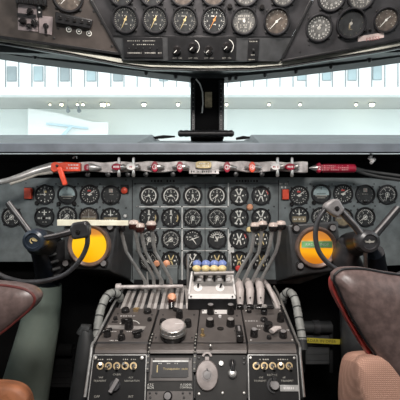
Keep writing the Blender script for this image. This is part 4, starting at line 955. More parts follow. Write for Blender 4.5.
def KT(px, py, ox, oy, h=0.0, pl=None):
    o = (pl or PT).rel(px, py, ox, oy); return Matrix.Translation((o.x, o.y, h))
def plate_on(pl, ox, oy, pts, z0, z1, nm, m, parent, bev=.0006):
    b = MB(); b.prism([pl.rel(x, y, ox, oy) for x, y in pts], z0, z1); return build(b, nm, m, parent, bev=bev)

# A: port outer panel
o = (128, 325); r = tray('navigation_selector', *o, [(115, 307.5), (158, 308.5), (147.5, 342), (97, 341.5)], ((95, 93.5), (147, 147)), 'ped', 'ped', 'port outer sloping pedestal panel with a winged central knob')
plate_on(PT, *o, [(108, 325), (146, 326.5), (144, 329.5), (107, 328.5)], .0, .0006, 'worn_band', 'quad', r)
for x, y, rr, hh in ((125.5, 311.5, 4.6, .012), (147.5, 312.3, 4.4, .012), (107.5, 336, 3.6, .016), (121.5, 339, 3.8, .014), (137.5, 336.5, 3.8, .012)):
    kb = knob_on(r, KT(x, y, *o), rr * ts, hh)
    if y > 330:
        b = MB(); b.box((0, 0, hh + .004), (rr * 2.6 * ts, rr * .9 * ts, .008), KT(x, y, *o) @ Matrix.Rotation(.5 if x != 121.5 else 1.7, 4, 'Z')); build(b, 'pointer', 'knob', kb, bev=.0015)
kb = knob_on(r, KT(129, 328, *o), 4.6 * ts, .03)
b = MB(); b.box((-4 * ts, 1 * ts, .022), (7 * ts, 3 * ts, .018), KT(129, 328, *o)); build(b, 'wing', 'knob', kb, bev=.002)
build(MB().bar((-9 * ts, 3 * ts), (-3 * ts, 3 * ts), .004, .004, .001, .003, KT(120, 324, *o)), 'arrow', 'knob', r)
for x, y in ((115.5, 319.5), (149.5, 320.5)):
    knob_on(r, KT(x, y, *o), 2.4 * ts, .009)
for x, y in ((118, 314), (152, 315), (104, 330), (143, 331)): screw(r, *PT.rel(x, y, *o), 0, .003, 'screw')
b = MB(); 
for (x, y, w) in ((128, 316, 16), (112, 331.5, 10), (133, 331.5, 12), (114, 340.5, 8)): q = PT.rel(x, y, *o); b.dashes(q.x, q.y, w * ts, .0045, .0001, 6)
build(b, 'lettering', 'white', r)
b = MB(); b.ring(10 * ts, 10.8 * ts, 0, .0006, 20, KT(129, 326, *o), a0=math.radians(20), a1=math.radians(160)); build(b, 'scale_arc', 'mark', r)
T = KT(136, 311, *o); b = MB(); b.box((0, 0, .004), (5 * ts, 4 * ts, .008), T); b.tube([T @ Vector((-.01, .004, .006)), T @ Vector((0, 0, .012)), T @ Vector((.012, 0, .01))], .0025, 8); build(b, 'brass_lug', 'gold', r)

# B: port inner panel with the large knob
o = (172, 325); r = tray('dimmer_unit', *o, [(160, 308.5), (199.5, 308.5), (195.5, 342), (150, 342)], ((150, 149.5), (195, 194)), 'ped', 'ped', 'port inner sloping pedestal panel with one large fluted pale knob')
kb = knob_on(r, KT(173, 337, *o), 11.8 * ts, .018, 'knob'); kb2 = MB()
T = KT(173, 337, *o, .018)
big = knob_on(r, T, 12.6 * ts, .022, 'silver', flute=True)
b = MB(); b.lathe([(11.2 * ts, .022), (10.4 * ts, .026), (.0004, .0265)], 36, T); build(b, 'dome', 'pink', big)
b = MB(); b.bar((2 * ts, 0), (9 * ts, 1 * ts), .8 * ts, .8 * ts, .0266, .0272, T); build(b, 'index_line', 'white', big)
for x, y, rr, hh in ((163, 324, 3.6, .016), (188, 326, 3.8, .022), (179.5, 317.5, 3.8, .026)): knob_on(r, KT(x, y, *o), rr * ts, hh)
b = MB(); b.box((-3 * ts, 0, .022), (7 * ts, 3.4 * ts, .012), KT(179, 316.5, *o) @ Matrix.Rotation(-.5, 4, 'Z')); build(b, 'lever_arm', 'knob', r, bev=.002)
for x, y in ((163, 315), (194, 315), (156, 338), (192, 338)): screw(r, *PT.rel(x, y, *o), 0, .003, 'screw')
# C: starboard inner panel
o = (221, 325); r = tray('trim_control', *o, [(200.5, 308.5), (240.5, 308.5), (246, 342), (197, 342)], ((197, 196), (246, 246.5)), 'ped', 'ped', 'starboard inner sloping pedestal panel with four upright black knobs')
for x, y, rr, hh, cap in ((210, 325.5, 4.4, .024, 'quad'), (230.5, 325.5, 4.4, .024, 'quad'), (210.5, 313.5, 4, .034, 'yoke_l'), (230.5, 313.5, 4, .034, 'yoke_l')): knob_on(r, KT(x, y, *o), rr * ts, hh, cap=cap)
T = KT(202.5, 335.5, *o); b = MB(); b.lathe([(2.8 * ts, 0), (2.4 * ts, .003), (.001, .003)], 14, T); b.tube([T @ Vector((0, 0, 0)), T @ Vector((0, 0, .022))], [.003, .005], 10); build(b, 'toggle', 'gold', r)
T = KT(220.5, 329, *o); b = MB(); b.lathe([(2.8 * ts, 0), (2.8 * ts, .003), (.001, .003)], 14, T, 1.2, 1); build(b, 'lock_socket', 'knob', r)
T = KT(220, 317, *o); b = MB(); b.lathe([(1.8 * ts, 0), (1.6 * ts, .006), (.0005, .008)], 14, T); build(b, 'stud', 'white', r)
plate_on(PT, *o, [(214.5, 309.5), (227, 309.5), (227, 314), (214.5, 314)], 0, .001, 'white_label', 'white', r)
plate_on(PT, *o, [(202, 309.5), (207, 309.5), (207, 313.5), (202, 313.5)], 0, .001, 'white_label', 'white', r)
T = KT(239, 337, *o); b = MB(); b.box((0, 0, .012), (6.5 * ts, 20 * ts, .024), T); e = build(b, 'rocker_block', 'knob', r, bev=.003); b = MB(); b.box((0, 2 * ts, .025), (2 * ts, 8 * ts, .003), T); build(b, 'rocker', 'yoke_l', e)
for x, y in ((216, 313), (203, 311), (237, 316), (235, 331)): screw(r, *PT.rel(x, y, *o), 0, .003, 'screw')
# D: starboard outer panel
o = (268, 325); r = tray('navigation_selector', *o, [(241.5, 308.5), (282.5, 308), (294.5, 341.5), (248, 342)], ((248, 248), (296.5, 297.5)), 'ped', 'ped', 'starboard outer sloping pedestal panel with a broad winged handle')
T = KT(264, 314, *o); b = MB(); b.lathe([(3.6 * ts, 0), (3.4 * ts, .018), (.0005, .02)], 16, T); b.box((0, 0, .024), (20 * ts, 4.4 * ts, .010), T); k_ = build(b, 'wing_handle', 'knob', r, bev=.004); b = MB(); b.lathe([(3 * ts, .029), (2.4 * ts, .033), (.0005, .034)], 14, T); build(b, 'cap', 'quad', k_)
for x, y, rr, hh, cap in ((254, 336, 3.8, .024, 'yoke_l'), (268, 330, 4.8, .026, None), (283, 337, 3.8, .020, 'yoke_l'), (280.5, 321, 3.8, .026, None), (249, 312, 2.8, .01, None), (269, 338.5, 2.4, .009, None), (264, 320.5, 4, .008, None)):
    knob_on(r, KT(x, y, *o), rr * ts, hh, cap=cap)
T = KT(276, 335, *o); b = MB(); b.tube([T @ Vector((-5 * ts, -2 * ts, .016)), T @ Vector((0, 3 * ts, .018)), T @ Vector((5 * ts, 4 * ts, .018))], [3 * ts, 3.2 * ts, 2 * ts], 12, flat=.6); build(b, 'pale_lever', 'pink', r)
b = MB()
for (x, y, w) in ((252, 321, 14), (262, 326, 10), (290, 330, 6), (256, 329.5, 10)): q = PT.rel(x, y, *o); b.dashes(q.x, q.y, w * ts, .004, .0001, 5)
build(b, 'lettering', 'white', r)
for x, y in ((246, 311), (280, 311), (251, 340), (292, 340)): screw(r, *PT.rel(x, y, *o), 0, .0035, 'screw_l')
# black seams between sloped plates and rolled edge
for (xa, xb) in ((96, 148), (248, 296)):
    b = MB(); q = [W(xa, 341.8, 1.197), W(xb, 341.8, 1.197), W(xb, 344, 1.192), W(xa, 344, 1.192)]; b.hexa(q, [v + Vector((0, .02, -.01)) for v in q]); build(b, 'seam', 'black', pd, world=True)
# perforated fastener strips
for k, pts in enumerate(([(153, 334, 'T'), (148.5, 352, 'T')], [(196.5, 334, 'T'), (195, 352, 'T')])):
    (xa, ya, _), (xb, yb, _) = pts
    A = PT.hit(xa, ya) + PT.z * .003; Bm = W((xa + xb) / 2 - .6, 343.5, 1.185) + Vector((0, -.004, .006)); B2 = W(xb, 354, 1.128); B3 = PF.hit(xb - .8, 372) + PF.z * .008
    r = root('fastener_strip', W(xb, 354, 1.12), 'narrow black fastener strip with pale dots, %s the transponder' % ('port of' if k == 0 else 'starboard of'), 'fastener strip', 'fastener strips')
    P_ = [A, Bm, B2, B3]; b = MB()
    for i in range(3):
        q = [P_[i] + Vector((-.004, 0, 0)), P_[i] + Vector((.004, 0, 0)), P_[i + 1] + Vector((.004, 0, 0)), P_[i + 1] + Vector((-.004, 0, 0))]; b.hexa(q, [v + Vector((0, .008, -.006)) for v in q])
    e = build(b, 'strip', 'black', r, world=True, smooth=False); b = MB()
    for i in range(3):
        for t in (.15, .5, .85):
            c = P_[i].lerp(P_[i + 1], t) + Vector((0, -.002, .001)); b.ball(c, .0028, seg=8)
    build(b, 'dot_row', 'mark_dim', e, world=True)

# lower front face units
def unit(name, px, py, quad, m, lab, edge=None, group='pedestal front panels'):
    r = root(name, PF.mat(px, py, 0), lab, 'control panel', group)
    plate_on(PF, px, py, quad, -.004, .002, 'plate', m, r, bev=.001)
    if edge:
        b = MB(); q = [PF.rel(x, y, px, py) for x, y in quad]
        for i in range(4): b.bar(q[i], q[(i + 1) % 4], .0024, .0024, .002, .0032)
        build(b, 'edge_line', edge, r)
    return r
def toggles(r, o, xs, y):
    for i, x in enumerate(xs):
        T = KT(x, y, *o, .002, PF); b = MB(); b.ring(2.2 * fs_, 3.6 * fs_, 0, .003, 20, T); s_w = build(b, 'switch_ring', 'gold', r)
        b = MB(); b.lathe([(2.2 * fs_, 0), (2.0 * fs_, .002), (.0004, .003)], 12, T); build(b, 'collar', 'screw', s_w)
        sg = (-1) ** i; b = MB(); b.tube([T @ Vector((0, 0, .001)), T @ Vector((sg * .6 * fs_, (-1.6 if i % 3 else 1.2) * fs_, .012)), T @ Vector((sg * 1.0 * fs_, (-2.8 if i % 3 else 1.6) * fs_, .018))], [.0022, .003, .004], 10); build(b, 'toggle', 'silver', s_w)
o = (118, 376)
r = unit('radio_selector', *o, [(94, 355), (146.5, 355), (145, 402), (88, 402)], 'ped_black', 'black front panel with five brass toggles, at port end of pedestal', 'lever')
toggles(r, o, (100.6, 108.7, 117, 125.5, 133.6), 366)
T = KT(115, 386, *o, .002, PF); k_ = knob_on(r, T, 5.6 * fs_, .012, 'yoke'); b = MB(); b.box((0, 0, .015), (4 * fs_, 14 * fs_, .008), T @ Matrix.Rotation(-.5, 4, 'Z')); build(b, 'pointer', 'yoke_l', k_, bev=.002)
b = MB()
for t, x, y, s in (('VHF', 101, 377.5, 2.4), ('TRANSMIT', 100, 380.8, 2.5), ('ADF', 131, 377.5, 2.4), ('NAVIGATION', 132, 380.8, 2.3), ('CABIN', 117, 374.5, 2.6), ('OFF', 97, 396.5, 3), ('INT', 131, 396.5, 3)):
    q = PF.rel(x, y, *o); b.text(t, q.x, q.y, s * fs_, .0023)
for x in (101, 110, 126, 134): q = PF.rel(x, 359.5, *o); b.dashes(q.x, q.y, 6 * fs_, 1.2 * fs_, .0021, 3)
build(b, 'lettering', 'mark_dim', r)
for x, y in ((95.5, 358), (142, 358)):
    q = PF.rel(x, y, *o); screw(r, q.x, q.y, .002, .0058, 'screw_l')
# transponder
o = (171, 376)
r = unit('transponder_unit', *o, [(148.5, 356), (193.5, 356), (193.5, 402), (146.5, 402)], 'ped_shaded', 'transponder unit with dark brown window between the fastener strips', 'ped_black')
plate_on(PF, *o, [(151, 358), (192, 358), (192.5, 381), (149, 381)], .002, .005, 'bezel', 'ped', r, .001)
plate_on(PF, *o, [(153, 361.5), (188.5, 361.5), (188.5, 377), (152, 377)], .005, .0062, 'window', 'black', r, .0003)
plate_on(PF, *o, [(153, 360.6), (188.5, 360.6), (188.5, 362.2), (153, 362.2)], .0062, .0072, 'pale_bar', 'seam', r, .0002)
plate_on(PF, *o, [(151.5, 374.8), (187, 374.8), (187, 377.6), (151.5, 377.6)], .0062, .0080, 'black_bar', 'black', r, .0002)
b = MB(); q = PF.rel(176, 368.8, *o); b.text('Transponder code', q.x - .5 * fs_, q.y, 3.0 * fs_, .0066); q = PF.rel(157.5, 368.8, *o); b.prism([(q.x - .5 * fs_, q.y - 3.4 * fs_), (q.x + .5 * fs_, q.y - 3.4 * fs_), (q.x + .5 * fs_, q.y + 3.2 * fs_), (q.x - .5 * fs_, q.y + 3.2 * fs_)], .0062, .0066); build(b, 'lettering', 'mark_yel', r)
b = MB(); 
for x in (160.5, 169, 176.5): q = PF.rel(x, 363.6, *o); b.dashes(q.x, q.y, 3.5 * fs_, 1.2 * fs_, .0063, 3)
q = PF.rel(150.5, 384.8, *o); b.text('ATC', q.x, q.y, 3 * fs_, .0023); q = PF.rel(150.5, 387.6, *o); b.text('BCN', q.x, q.y, 3 * fs_, .0023)
q = PF.rel(186, 384.6, *o); b.text('A.CODER', q.x, q.y, 2.5 * fs_, .0023); q = PF.rel(186, 387.4, *o); b.text('CONTROL', q.x, q.y, 2.4 * fs_, .0023); build(b, 'white_lettering', 'mark', r)
plate_on(PF, *o, [(147.2, 391.3), (193, 391.3), (193, 402), (146.8, 402)], .002, .004, 'lower_plate', 'ped', r, .0004)
knob_on(r, KT(168, 396, *o, .004, PF), 4.6 * fs_, .014, cap='yoke_l')
for x, y in ((150, 393), (150.5, 397.5), (156.5, 393), (183, 393), (184, 397.5), (190, 393), (154, 359), (190, 359)): q = PF.rel(x, y, *o); screw(r, q.x, q.y, .004 if y > 370 else .005, .0032, 'screw')
# lock unit
o = (220, 376)
r = unit('stabiliser_unit', *o, [(196, 355), (246, 355), (247, 402), (195.5, 402)], 'ped_shaded', 'grey front unit with large hanging oval disc between toggles and transponder')
T = KT(207, 375.5, *o, .002, PF); b = MB(); b.lathe([(10.8 * fs_, .002), (11.2 * fs_, .006), (10.4 * fs_, .010), (.0004, .011)], 36, T, 1, 1.28); e = build(b, 'oval_cover', 'cover_grey', r)
b = MB(); b.ring(4.6 * fs_, 5.2 * fs_, .011, .0122, 24, T); b.lathe([(3.9 * fs_, .0108), (3.6 * fs_, .0125), (.0004, .013)], 20, T); build(b, 'cover_boss', 'yoke_l', e)
b = MB(); b.prism([(-.8 * fs_, 6 * fs_), (.4 * fs_, 6.5 * fs_), (1.4 * fs_, 3.4 * fs_), (.6 * fs_, 3.2 * fs_)], .011, .0125, T); build(b, 'cover_slot', 'black', e)
T = KT(207, 357.5, *o, .002, PF); b = MB(); b.ring(3.2 * fs_, 5.2 * fs_, 0, .008, 16, T, a0=math.radians(10), a1=math.radians(170)); b.box((0, -1 * fs_, .003), (4 * fs_, 3 * fs_, .006), T); build(b, 'hasp', 'cover_grey', r)
T = KT(221, 363.5, *o, .002, PF); knob_on(r, T, 2.8 * fs_, .008, 'lever')
T = KT(232.3, 363, *o, .002, PF); b = MB(); b.lathe([(3.8 * fs_, 0), (3.8 * fs_, .004), (.0004, .004)], 20, T); build(b, 'slot_plate', 'ped_black', r)
b = MB(); b.tube([T @ Vector((0, 2 * fs_, .002)), T @ Vector((0, -1 * fs_, .008)), T @ Vector((0, -8 * fs_, .012))], [1.7 * fs_, 2 * fs_, 2.2 * fs_], 14); build(b, 'lever_shaft', 'knob', r)
T = KT(232.3, 374, *o, .002, PF); b = MB(); b.lathe([(4.6 * fs_, 0), (4.6 * fs_, .006), (3.0 * fs_, .012), (.0004, .013)], 24, T); build(b, 'ring_knob', 'lever', r); 
b = MB(); b.lathe([(2.4 * fs_, .0128), (2.0 * fs_, .0145), (.0004, .015)], 20, T); build(b, 'knob_cap', 'silver', r)
for x, y in ((222.5, 393), (244, 393), (244, 358.5), (244, 363), (199, 394), (199, 358)): q = PF.rel(x, y, *o); screw(r, q.x, q.y, .002, .004, 'screw_l' if y > 390 else 'screw')
q = PF.rel(210.5, 347, *o)
s2 = root('dome_screw', W(210.5, 347.5, 1.145), 'single bright dome screw on the rolled edge above the oval disc', 'screw'); b = MB(); b.ball((0, 0, .004), .0055); build(b, 'dome', 'silver', s2)
# starboard radio switches
o = (273, 376)
r = unit('radio_selector', *o, [(248, 355), (296.5, 355), (299.5, 402), (249, 402)], 'ped_black', 'black front panel with five brass toggles, at starboard end of pedestal', 'lever')
toggles(r, o, (256, 264.2, 272.4, 280.6, 288.8), 366)
T = KT(274, 385.5, *o, .002, PF); b = MB(); b.ring(5.6 * fs_, 7.2 * fs_, 0, .006, 24, T, a0=math.radians(70), a1=math.radians(270)); build(b, 'guard', 'yoke', r)
k_ = knob_on(r, T, 4.8 * fs_, .016, 'yoke_l'); b = MB(); b.tube([T @ Vector((0, 4 * fs_, .014)), T @ Vector((-1 * fs_, 9 * fs_, .010))], [.006, .004], 10); build(b, 'pointer', 'knob', k_)
b = MB()
for t, x, y, s in (('VHF', 261, 377.5, 2.4), ('TRANSMIT', 260, 380.8, 2.5), ('HF', 284, 377.5, 2.4), ('TRANSMIT', 287, 380.8, 2.5), ('RECEIVE', 272, 375, 2.6)):
    q = PF.rel(x, y, *o); b.text(t, q.x, q.y, s * fs_, .0023)
for x in (258, 266, 281, 288): q = PF.rel(x, 359.5, *o); b.dashes(q.x, q.y, 7 * fs_, 1.2 * fs_, .0021, 3)
build(b, 'lettering', 'mark_dim', r)
e = plate_on(PF, *o, [(279.5, 385), (298, 385), (298.5, 391.5), (280, 391.5)], .002, .004, 'grey_tag', 'lever', r)
b = MB(); q = PF.rel(289, 388.2, *o); b.dashes(q.x, q.y, 11 * fs_, 2.4 * fs_, .0042, 6); build(b, 'tag_lettering', 'white', e)
for x, y in ((250.5, 358), (294, 358)): q = PF.rel(x, y, *o); screw(r, q.x, q.y, .002, .004, 'screw_l')

# ------------------------------------------------------------------ throttle quadrant
qd = root('throttle_quadrant', W(200, 300, 1.46), 'cream slotted throttle quadrant hump behind the pedestal panels', 'quadrant')
prof = [(1.395, 309), (1.41, 303), (1.44, 296.5), (1.475, 291), (1.51, 287.5), (1.55, 285.5)]
def band(xa, xb, nm, m, dz=0.0):
    """xa/xb: pixel x at near and far ends"""
    b = MB(); n = len(prof)
    for i in range(n - 1):
        qs = []
        for j in (i, i + 1):
            t = j / (n - 1); Y, y = prof[j]; l = xa[0] + (xa[1] - xa[0]) * t; r_ = xb[0] + (xb[1] - xb[0]) * t
            qs.append((W(l, y, Y) + Vector((0, 0, dz)), W(r_, y, Y) + Vector((0, 0, dz))))
        q = [qs[0][0], qs[0][1], qs[1][1], qs[1][0]]; b.hexa(q, [v - Vector((0, 0, .03)) for v in q])
    return build(b, nm, m, qd, world=True, smooth=False)
band((116, 132), (284, 268), 'base', 'black', -.006)
for i in range(5):
    a0 = 120 + i * 13.2; a1 = 133 + i * 11.2
    band((a0, a1), (a0 + 3.6, a1 + 2.8), 'slot_band', 'quad'); band((a0 + 3.9, a1 + 3.1), (a0 + 6.2, a1 + 5.0), 'slot_band', 'ped', -.002); band((a0 + 6.5, a1 + 5.3), (a0 + 9.6, a1 + 7.8), 'slot_band', 'quad')
for i in range(1):
    band((186.5, 184), (196, 190), 'slot_band', 'quad')
    band((276, 262), (283, 268), 'slot_band', 'quad')
# throttle lever guards, starboard
for i, x in enumerate((240.3, 250.3, 260.8)):
    r = root('lever_guard', W(x, 305, 1.42), 'cream tapered lever guard, %s from the blue knob box' % ['first', 'second', 'third'][i], 'lever guard', 'cream lever guards')
    b = MB(); sec = [(x - .2, 305, 1.40, 3.0), (x - .2, 300, 1.41, 3.6), (x - .2, 291, 1.43, 4.1), (x - 1.5, 284, 1.46, 4.2), (x - 3, 281, 1.50, 3.6)]
    b.tube([W(a, y, Y) for a, y, Y, _ in sec], [q * 1.42 / F for *_, q in sec], 16); build(b, 'shell', 'pink', r, world=True)
    b = MB(); b.box(tuple(W(x - .2, 308, 1.398)), (.024, .02, .02)); build(b, 'foot', 'knob', r, world=True, bev=.003)
    c = W(x - .5, 298, 1.405); b = MB(); b.ball(c + Vector((0, -.012, .004)), .003); build(b, 'rivet', 'screw', r, world=True)
r = root('lever_guard', W(268, 300, 1.45), 'outermost cream lever guard beside the starboard hose', 'lever guard', 'cream lever guards')
b = MB(); b.tube([W(278, 308, 1.40), W(273, 296, 1.42), W(268, 286, 1.46), W(264, 281, 1.50)], [.005, .008, .009, .008], 14); build(b, 'shell', 'pink', r, world=True)
# levers
def lever(pts, knob, lab, m, mcap, Y0, Y1, rr):
    n = len(pts); P_ = [W(x, y, Y0 + (Y1 - Y0) * i / (n - 1)) for i, (x, y) in enumerate(pts)]
    r = root('thrust_lever', P_[-1], lab, 'lever', 'thrust levers')
    b = MB(); b.skin([[p + Vector((u * .0062, v_ * .0045, 0)) for u, v_ in ((-1, -.4), (-.5, -1), (.5, -1), (1, -.4), (1, 1), (-1, 1))] for p in P_]); build(b, 'arm', 'lever', r, world=True, smooth=False)
    c = W(knob[0], knob[1], Y0); s = Y0 / F
    b = MB(); b.lathe([(.001, -rr * 1.0 * s), (rr * .75 * s, -rr * .92 * s), (rr * s, -rr * .45 * s), (rr * s, rr * .3 * s), (rr * .75 * s, rr * .8 * s), (.001, rr * .95 * s)], 24, Matrix.Translation(c)); k = build(b, 'knob', m, r, world=True, bev=.001)
    b = MB(); b.lathe([(rr * 1.015 * s, rr * .15 * s), (rr * 1.02 * s, rr * .38 * s), (rr * .78 * s, rr * .86 * s), (.0005, rr * 1.02 * s)], 24, Matrix.Translation(c)); build(b, 'knob_cap', mcap, k, world=True)
wn = ['outermost', 'second', 'third', 'innermost']
Ls = [([(121, 230), (123.5, 241), (126.5, 252), (135.5, 266), (145, 281), (146, 296)], (120.3, 227.3), 'maroon', 'knob_pale_highlight'),
      ([(135, 230), (137, 241), (139, 252), (146.5, 264.5), (153.5, 277), (155, 296)], (133.6, 224.8), 'maroon', 'knob_pale_highlight'),
      ([(141, 231), (143, 242), (145.5, 252), (154, 267), (162, 281), (163, 296)], (139.8, 227.8), 'maroon', 'knob_pale_highlight'),
      ([(152, 229), (153, 241), (155, 252), (163.5, 266.5), (171, 280), (172, 294)], (151.3, 225.6), 'maroon', 'knob_pale_highlight')]
for i, (p, k, m, c) in enumerate(Ls): lever(p, k, 'bent steel thrust lever with dark knob, port set, %s from port' % ['first', 'second', 'third', 'fourth'][i], m if i else 'knob', c if i else 'maroon', 1.40, 1.47, 5.1)
Rs = [([(253.6, 230), (253, 243), (251, 252), (243, 265), (235, 280), (233, 292)], (255, 227)),
      ([(262, 229), (260.5, 243), (258.5, 253), (251, 265), (244, 280), (242, 290)], (262.4, 225.3)),
      ([(272.3, 230), (270, 245), (267, 255), (260, 266), (253, 280), (251, 290)], (273.4, 227)),
      ([(280.2, 229), (278.3, 243), (276, 252), (269, 265), (261, 280), (259, 290)], (281, 225.3))]
for i, (p, k) in enumerate(Rs): lever(p, k, 'bent steel thrust lever with pale topped knob, starboard set, %s from the box' % ['first', 'second', 'third', 'fourth'][i], 'knob', 'knob_pale_highlight', 1.40, 1.47, 4.9)
r = root('pivot_rod', W(118, 287, 1.46), 'cream pivot rod crossing under the port thrust levers', 'rod')
b = MB(); b.tube([W(117, 287, 1.46), W(183, 286.2, 1.46)], .0068, 12); build(b, 'rod', 'rail', r, world=True)
b = MB(); b.tube([W(116, 287, 1.46), W(121, 286.8, 1.46)], .0125, 14); build(b, 'end_cap', 'rail', r, world=True)
b = MB(); b.tube([W(117, 288, 1.455), W(115.5, 294, 1.45), W(110, 302, 1.44)], .005, 10); build(b, 'link', 'silver', r, world=True)
r = root('flap_lever', W(171.5, 299, 1.42), 'short lever with peach orange knob between port quadrant slots', 'lever')
b = MB(); b.lathe([(.001, -.018), (.013, -.014), (.016, 0), (.016, .010), (.011, .017), (.001, .019)], 20, Matrix.Translation(W(172, 298, 1.41)) @ Matrix.Rotation(math.radians(60), 4, 'X')); build(b, 'knob', 'peach', r, world=True)
b = MB(); b.tube([W(171.5, 301, 1.40), W(171.5, 308, 1.39)], .010, 12); build(b, 'stem', 'knob', r, world=True)
b = MB(); b.lathe([(.010, 0), (.008, .004), (.0005, .005)], 14, Matrix.Translation(W(170.8, 301.5, 1.393)) @ Matrix.Rotation(PI / 2, 4, 'X')); build(b, 'knob_face', 'maroon', r, world=True)
for i, (xa, ya, xb, yb) in enumerate(((188, 254, 188, 291), (230.5, 254, 231, 285), (160, 270, 160, 286), (147, 272, 148, 286))):
    b = MB(); b.tube([W(xa, ya, 1.52), W(xb, yb, 1.50)], .0035 if i > 1 else .0055, 8)
    tag(build(b, 'linkage_rod', 'silver' if i < 2 else 'lever'), ['thin upright silver rod at the port side of blue knob box', 'thin upright silver rod at the starboard side of blue knob box', 'short thin rod behind the port levers nearer the box', 'short thin rod behind the port levers nearer the hose'][i], 'rod', 'upright linkage rods')
r = root('relay_box', W(171, 275, 1.56), 'plain grey box low on the centre panel behind port levers', 'box')
b = MB(); q = [W(166, 267.5, 1.54), W(177.5, 267.5, 1.54), W(177.5, 284, 1.54), W(166, 284, 1.54)]; b.hexa(q, [v + Vector((0, .068, 0)) for v in q]); build(b, 'body', 'panel', r, world=True, bev=.002)
screw(r, 0, 0, 0, .0001)

# fuel lever box
r = root('fuel_lever_box', W(212, 300, 1.40), 'cream topped control box carrying four blue and four yellow knobs', 'control box')
P1 = [W(188, 298.5, 1.385), W(236, 298.5, 1.385), W(236, 310, 1.385), W(187.5, 310, 1.385)]
b = MB(); b.hexa(P1, [v + Vector((0, .10, 0)) for v in P1]); build(b, 'black_case', 'black', r, world=True, bev=.002)
b = MB(); T0 = [W(188.5, 294, 1.388), W(235.5, 294, 1.388), W(235.8, 299, 1.380), W(188.2, 299, 1.380)]; b.hexa(T0, [v + Vector((0, .02, 0)) for v in T0]); build(b, 'front_lip', 'white', r, world=True, bev=.0015)
b = MB(); T0 = [W(193, 273, 1.455), W(232, 273, 1.455), W(235, 294.3, 1.390), W(189, 294.3, 1.390)]; b.hexa(T0, [v + Vector((0, .03, -.02)) for v in T0]); build(b, 'top_plate', 'quad', r, world=True, bev=.002)
for sx in (188.8, 235.2):
    b = MB(); b.tube([W(sx, 295, 1.386), W(sx + (212 - sx) * .14, 272, 1.455)], .004, 8); build(b, 'side_rim', 'white', r, world=True)
pq = Plane(W(212, 285, 1.42), tilt=-math.atan2(.065, W(0, 273, 1.455).z - W(0, 294.3, 1.39).z))
for x in (191, 232.5):
    c = W(x, 296.5, 1.378); b = MB(); b.ball(c, .0032); build(b, 'rivet', 'black', r, world=True)
for x in (198, 220):
    T = pq.mat(x, 288, .001); b = MB(); b.lathe([(4.4 * .0035, 0), (4.4 * .0035, .0015), (.0004, .0015)], 18, T, 1, 1.0); e = build(b, 'switch_disc', 'white', r, world=True)
    b = MB(); b.tube([T @ Vector((0, 0, 0)), T @ Vector((.001 if x < 200 else .005, .008, .014))], [.003, .0042], 8); build(b, 'toggle', 'knob', e, world=True)
for x in (194.5, 204.5, 214.5, 224.5):
    b = MB(); b.tube([W(x, 281, 1.425), W(x, 275, 1.42)], .004, 8); build(b, 'stud', 'black', r, world=True)
for x in (199.5, 209.5, 219.5, 228):
    b = MB(); b.box(tuple(W(x, 279, 1.432)), (.016, .012, .014)); build(b, 'white_block', 'white', r, world=True, bev=.002)
b = MB(); b.tube([W(194, 273.6, 1.405), W(234, 272.8, 1.405)], .0068, 12); build(b, 'handle_bar', 'quad', r, world=True)
for i, x in enumerate((197, 206, 214.5, 222.5)):
    e = root('fuel_lever', W(x, 275, 1.42), 'short lever with blue over yellow knob, %s from port on control box' % ['first', 'second', 'third', 'fourth'][i], 'lever', 'blue and yellow levers')
    b = MB(); b.ball(W(x, 263.8, 1.44), .0165, sz=.85); build(b, 'blue_knob', 'blueball', e, world=True)
    b = MB(); b.ball(W(x - .3, 268.6, 1.415), .0160, sz=.8); build(b, 'yellow_knob', 'yellowball', e, world=True)
    b = MB(); b.tube([W(x, 265, 1.445), W(x, 274, 1.44)], .004, 8); build(b, 'stalk', 'silver', e, world=True)

# ------------------------------------------------------------------ hoses
def hose(pts, rad, lab, n=60):
    r = root('ribbed_hose', pts[-1], lab, 'hose', 'ribbed hoses')
    P_ = pathsmooth(pts, 10); rr = [rad * (1.0 if i % 9 else 1.1) for i in range(len(P_))]
    b = MB(); b.tube(P_, rr, 16); build(b, 'tube', 'hose', r, world=True)
    for i in range(4, len(P_) - 1, 9):
        d = (P_[i + 1] - P_[i]).normalized(); b = MB(); b.tube([P_[i] - d * .002, P_[i] + d * .002], rad * 1.09, 16); build(b, 'clamp', 'hose_d', r, world=True)
    b = MB(); b.tube([P_[0] - (P_[1] - P_[0]).normalized() * .01, P_[0] + (P_[1] - P_[0])], rad * 1.15, 16); build(b, 'end_collar', 'hose_d', r, world=True)
    b = MB(); b.tube([P_[-9], P_[-5], P_[-1]], rad * 1.08, 16); build(b, 'lower_sleeve', 'hose_d', r, world=True)
hose([W(120, 302, 1.44), W(119.5, 296, 1.42), W(114, 292.5, 1.40), W(107, 296, 1.37), W(102, 306, 1.34), W(99, 318, 1.31), W(97, 334, 1.28), W(95, 350, 1.26)], .0135, 'grey ribbed hose looping over the port edge of pedestal')
hose([W(283, 300, 1.44), W(284.5, 295, 1.42), W(289, 292, 1.40), W(294, 297, 1.37), W(297, 308, 1.34), W(299, 320, 1.31), W(301.5, 334, 1.28), W(303, 350, 1.26)], .0135, 'grey ribbed hose looping over the starboard edge of pedestal')
r = root('cable_boot', (W(88, 398, 1.25).x, 1.25, .002), 'dark pleated boot standing along the port side of pedestal', 'boot')
b = MB(); b.tube([W(86, 330, 1.27), W(87, 345, 1.26), W(84, 370, 1.25), W(80, 400, 1.24), Vector((W(76, 0, 1.24).x, 1.24, .004))], [.018, .03, .032, .034, .04], 14); build(b, 'pleated_tube', 'hose_d', r, world=True)
b = MB(); b.tube([W(90, 330, 1.27), W(84, 329, 1.27), W(82, 334, 1.27)], .018, 12); build(b, 'top_elbow', 'hose_d', r, world=True)

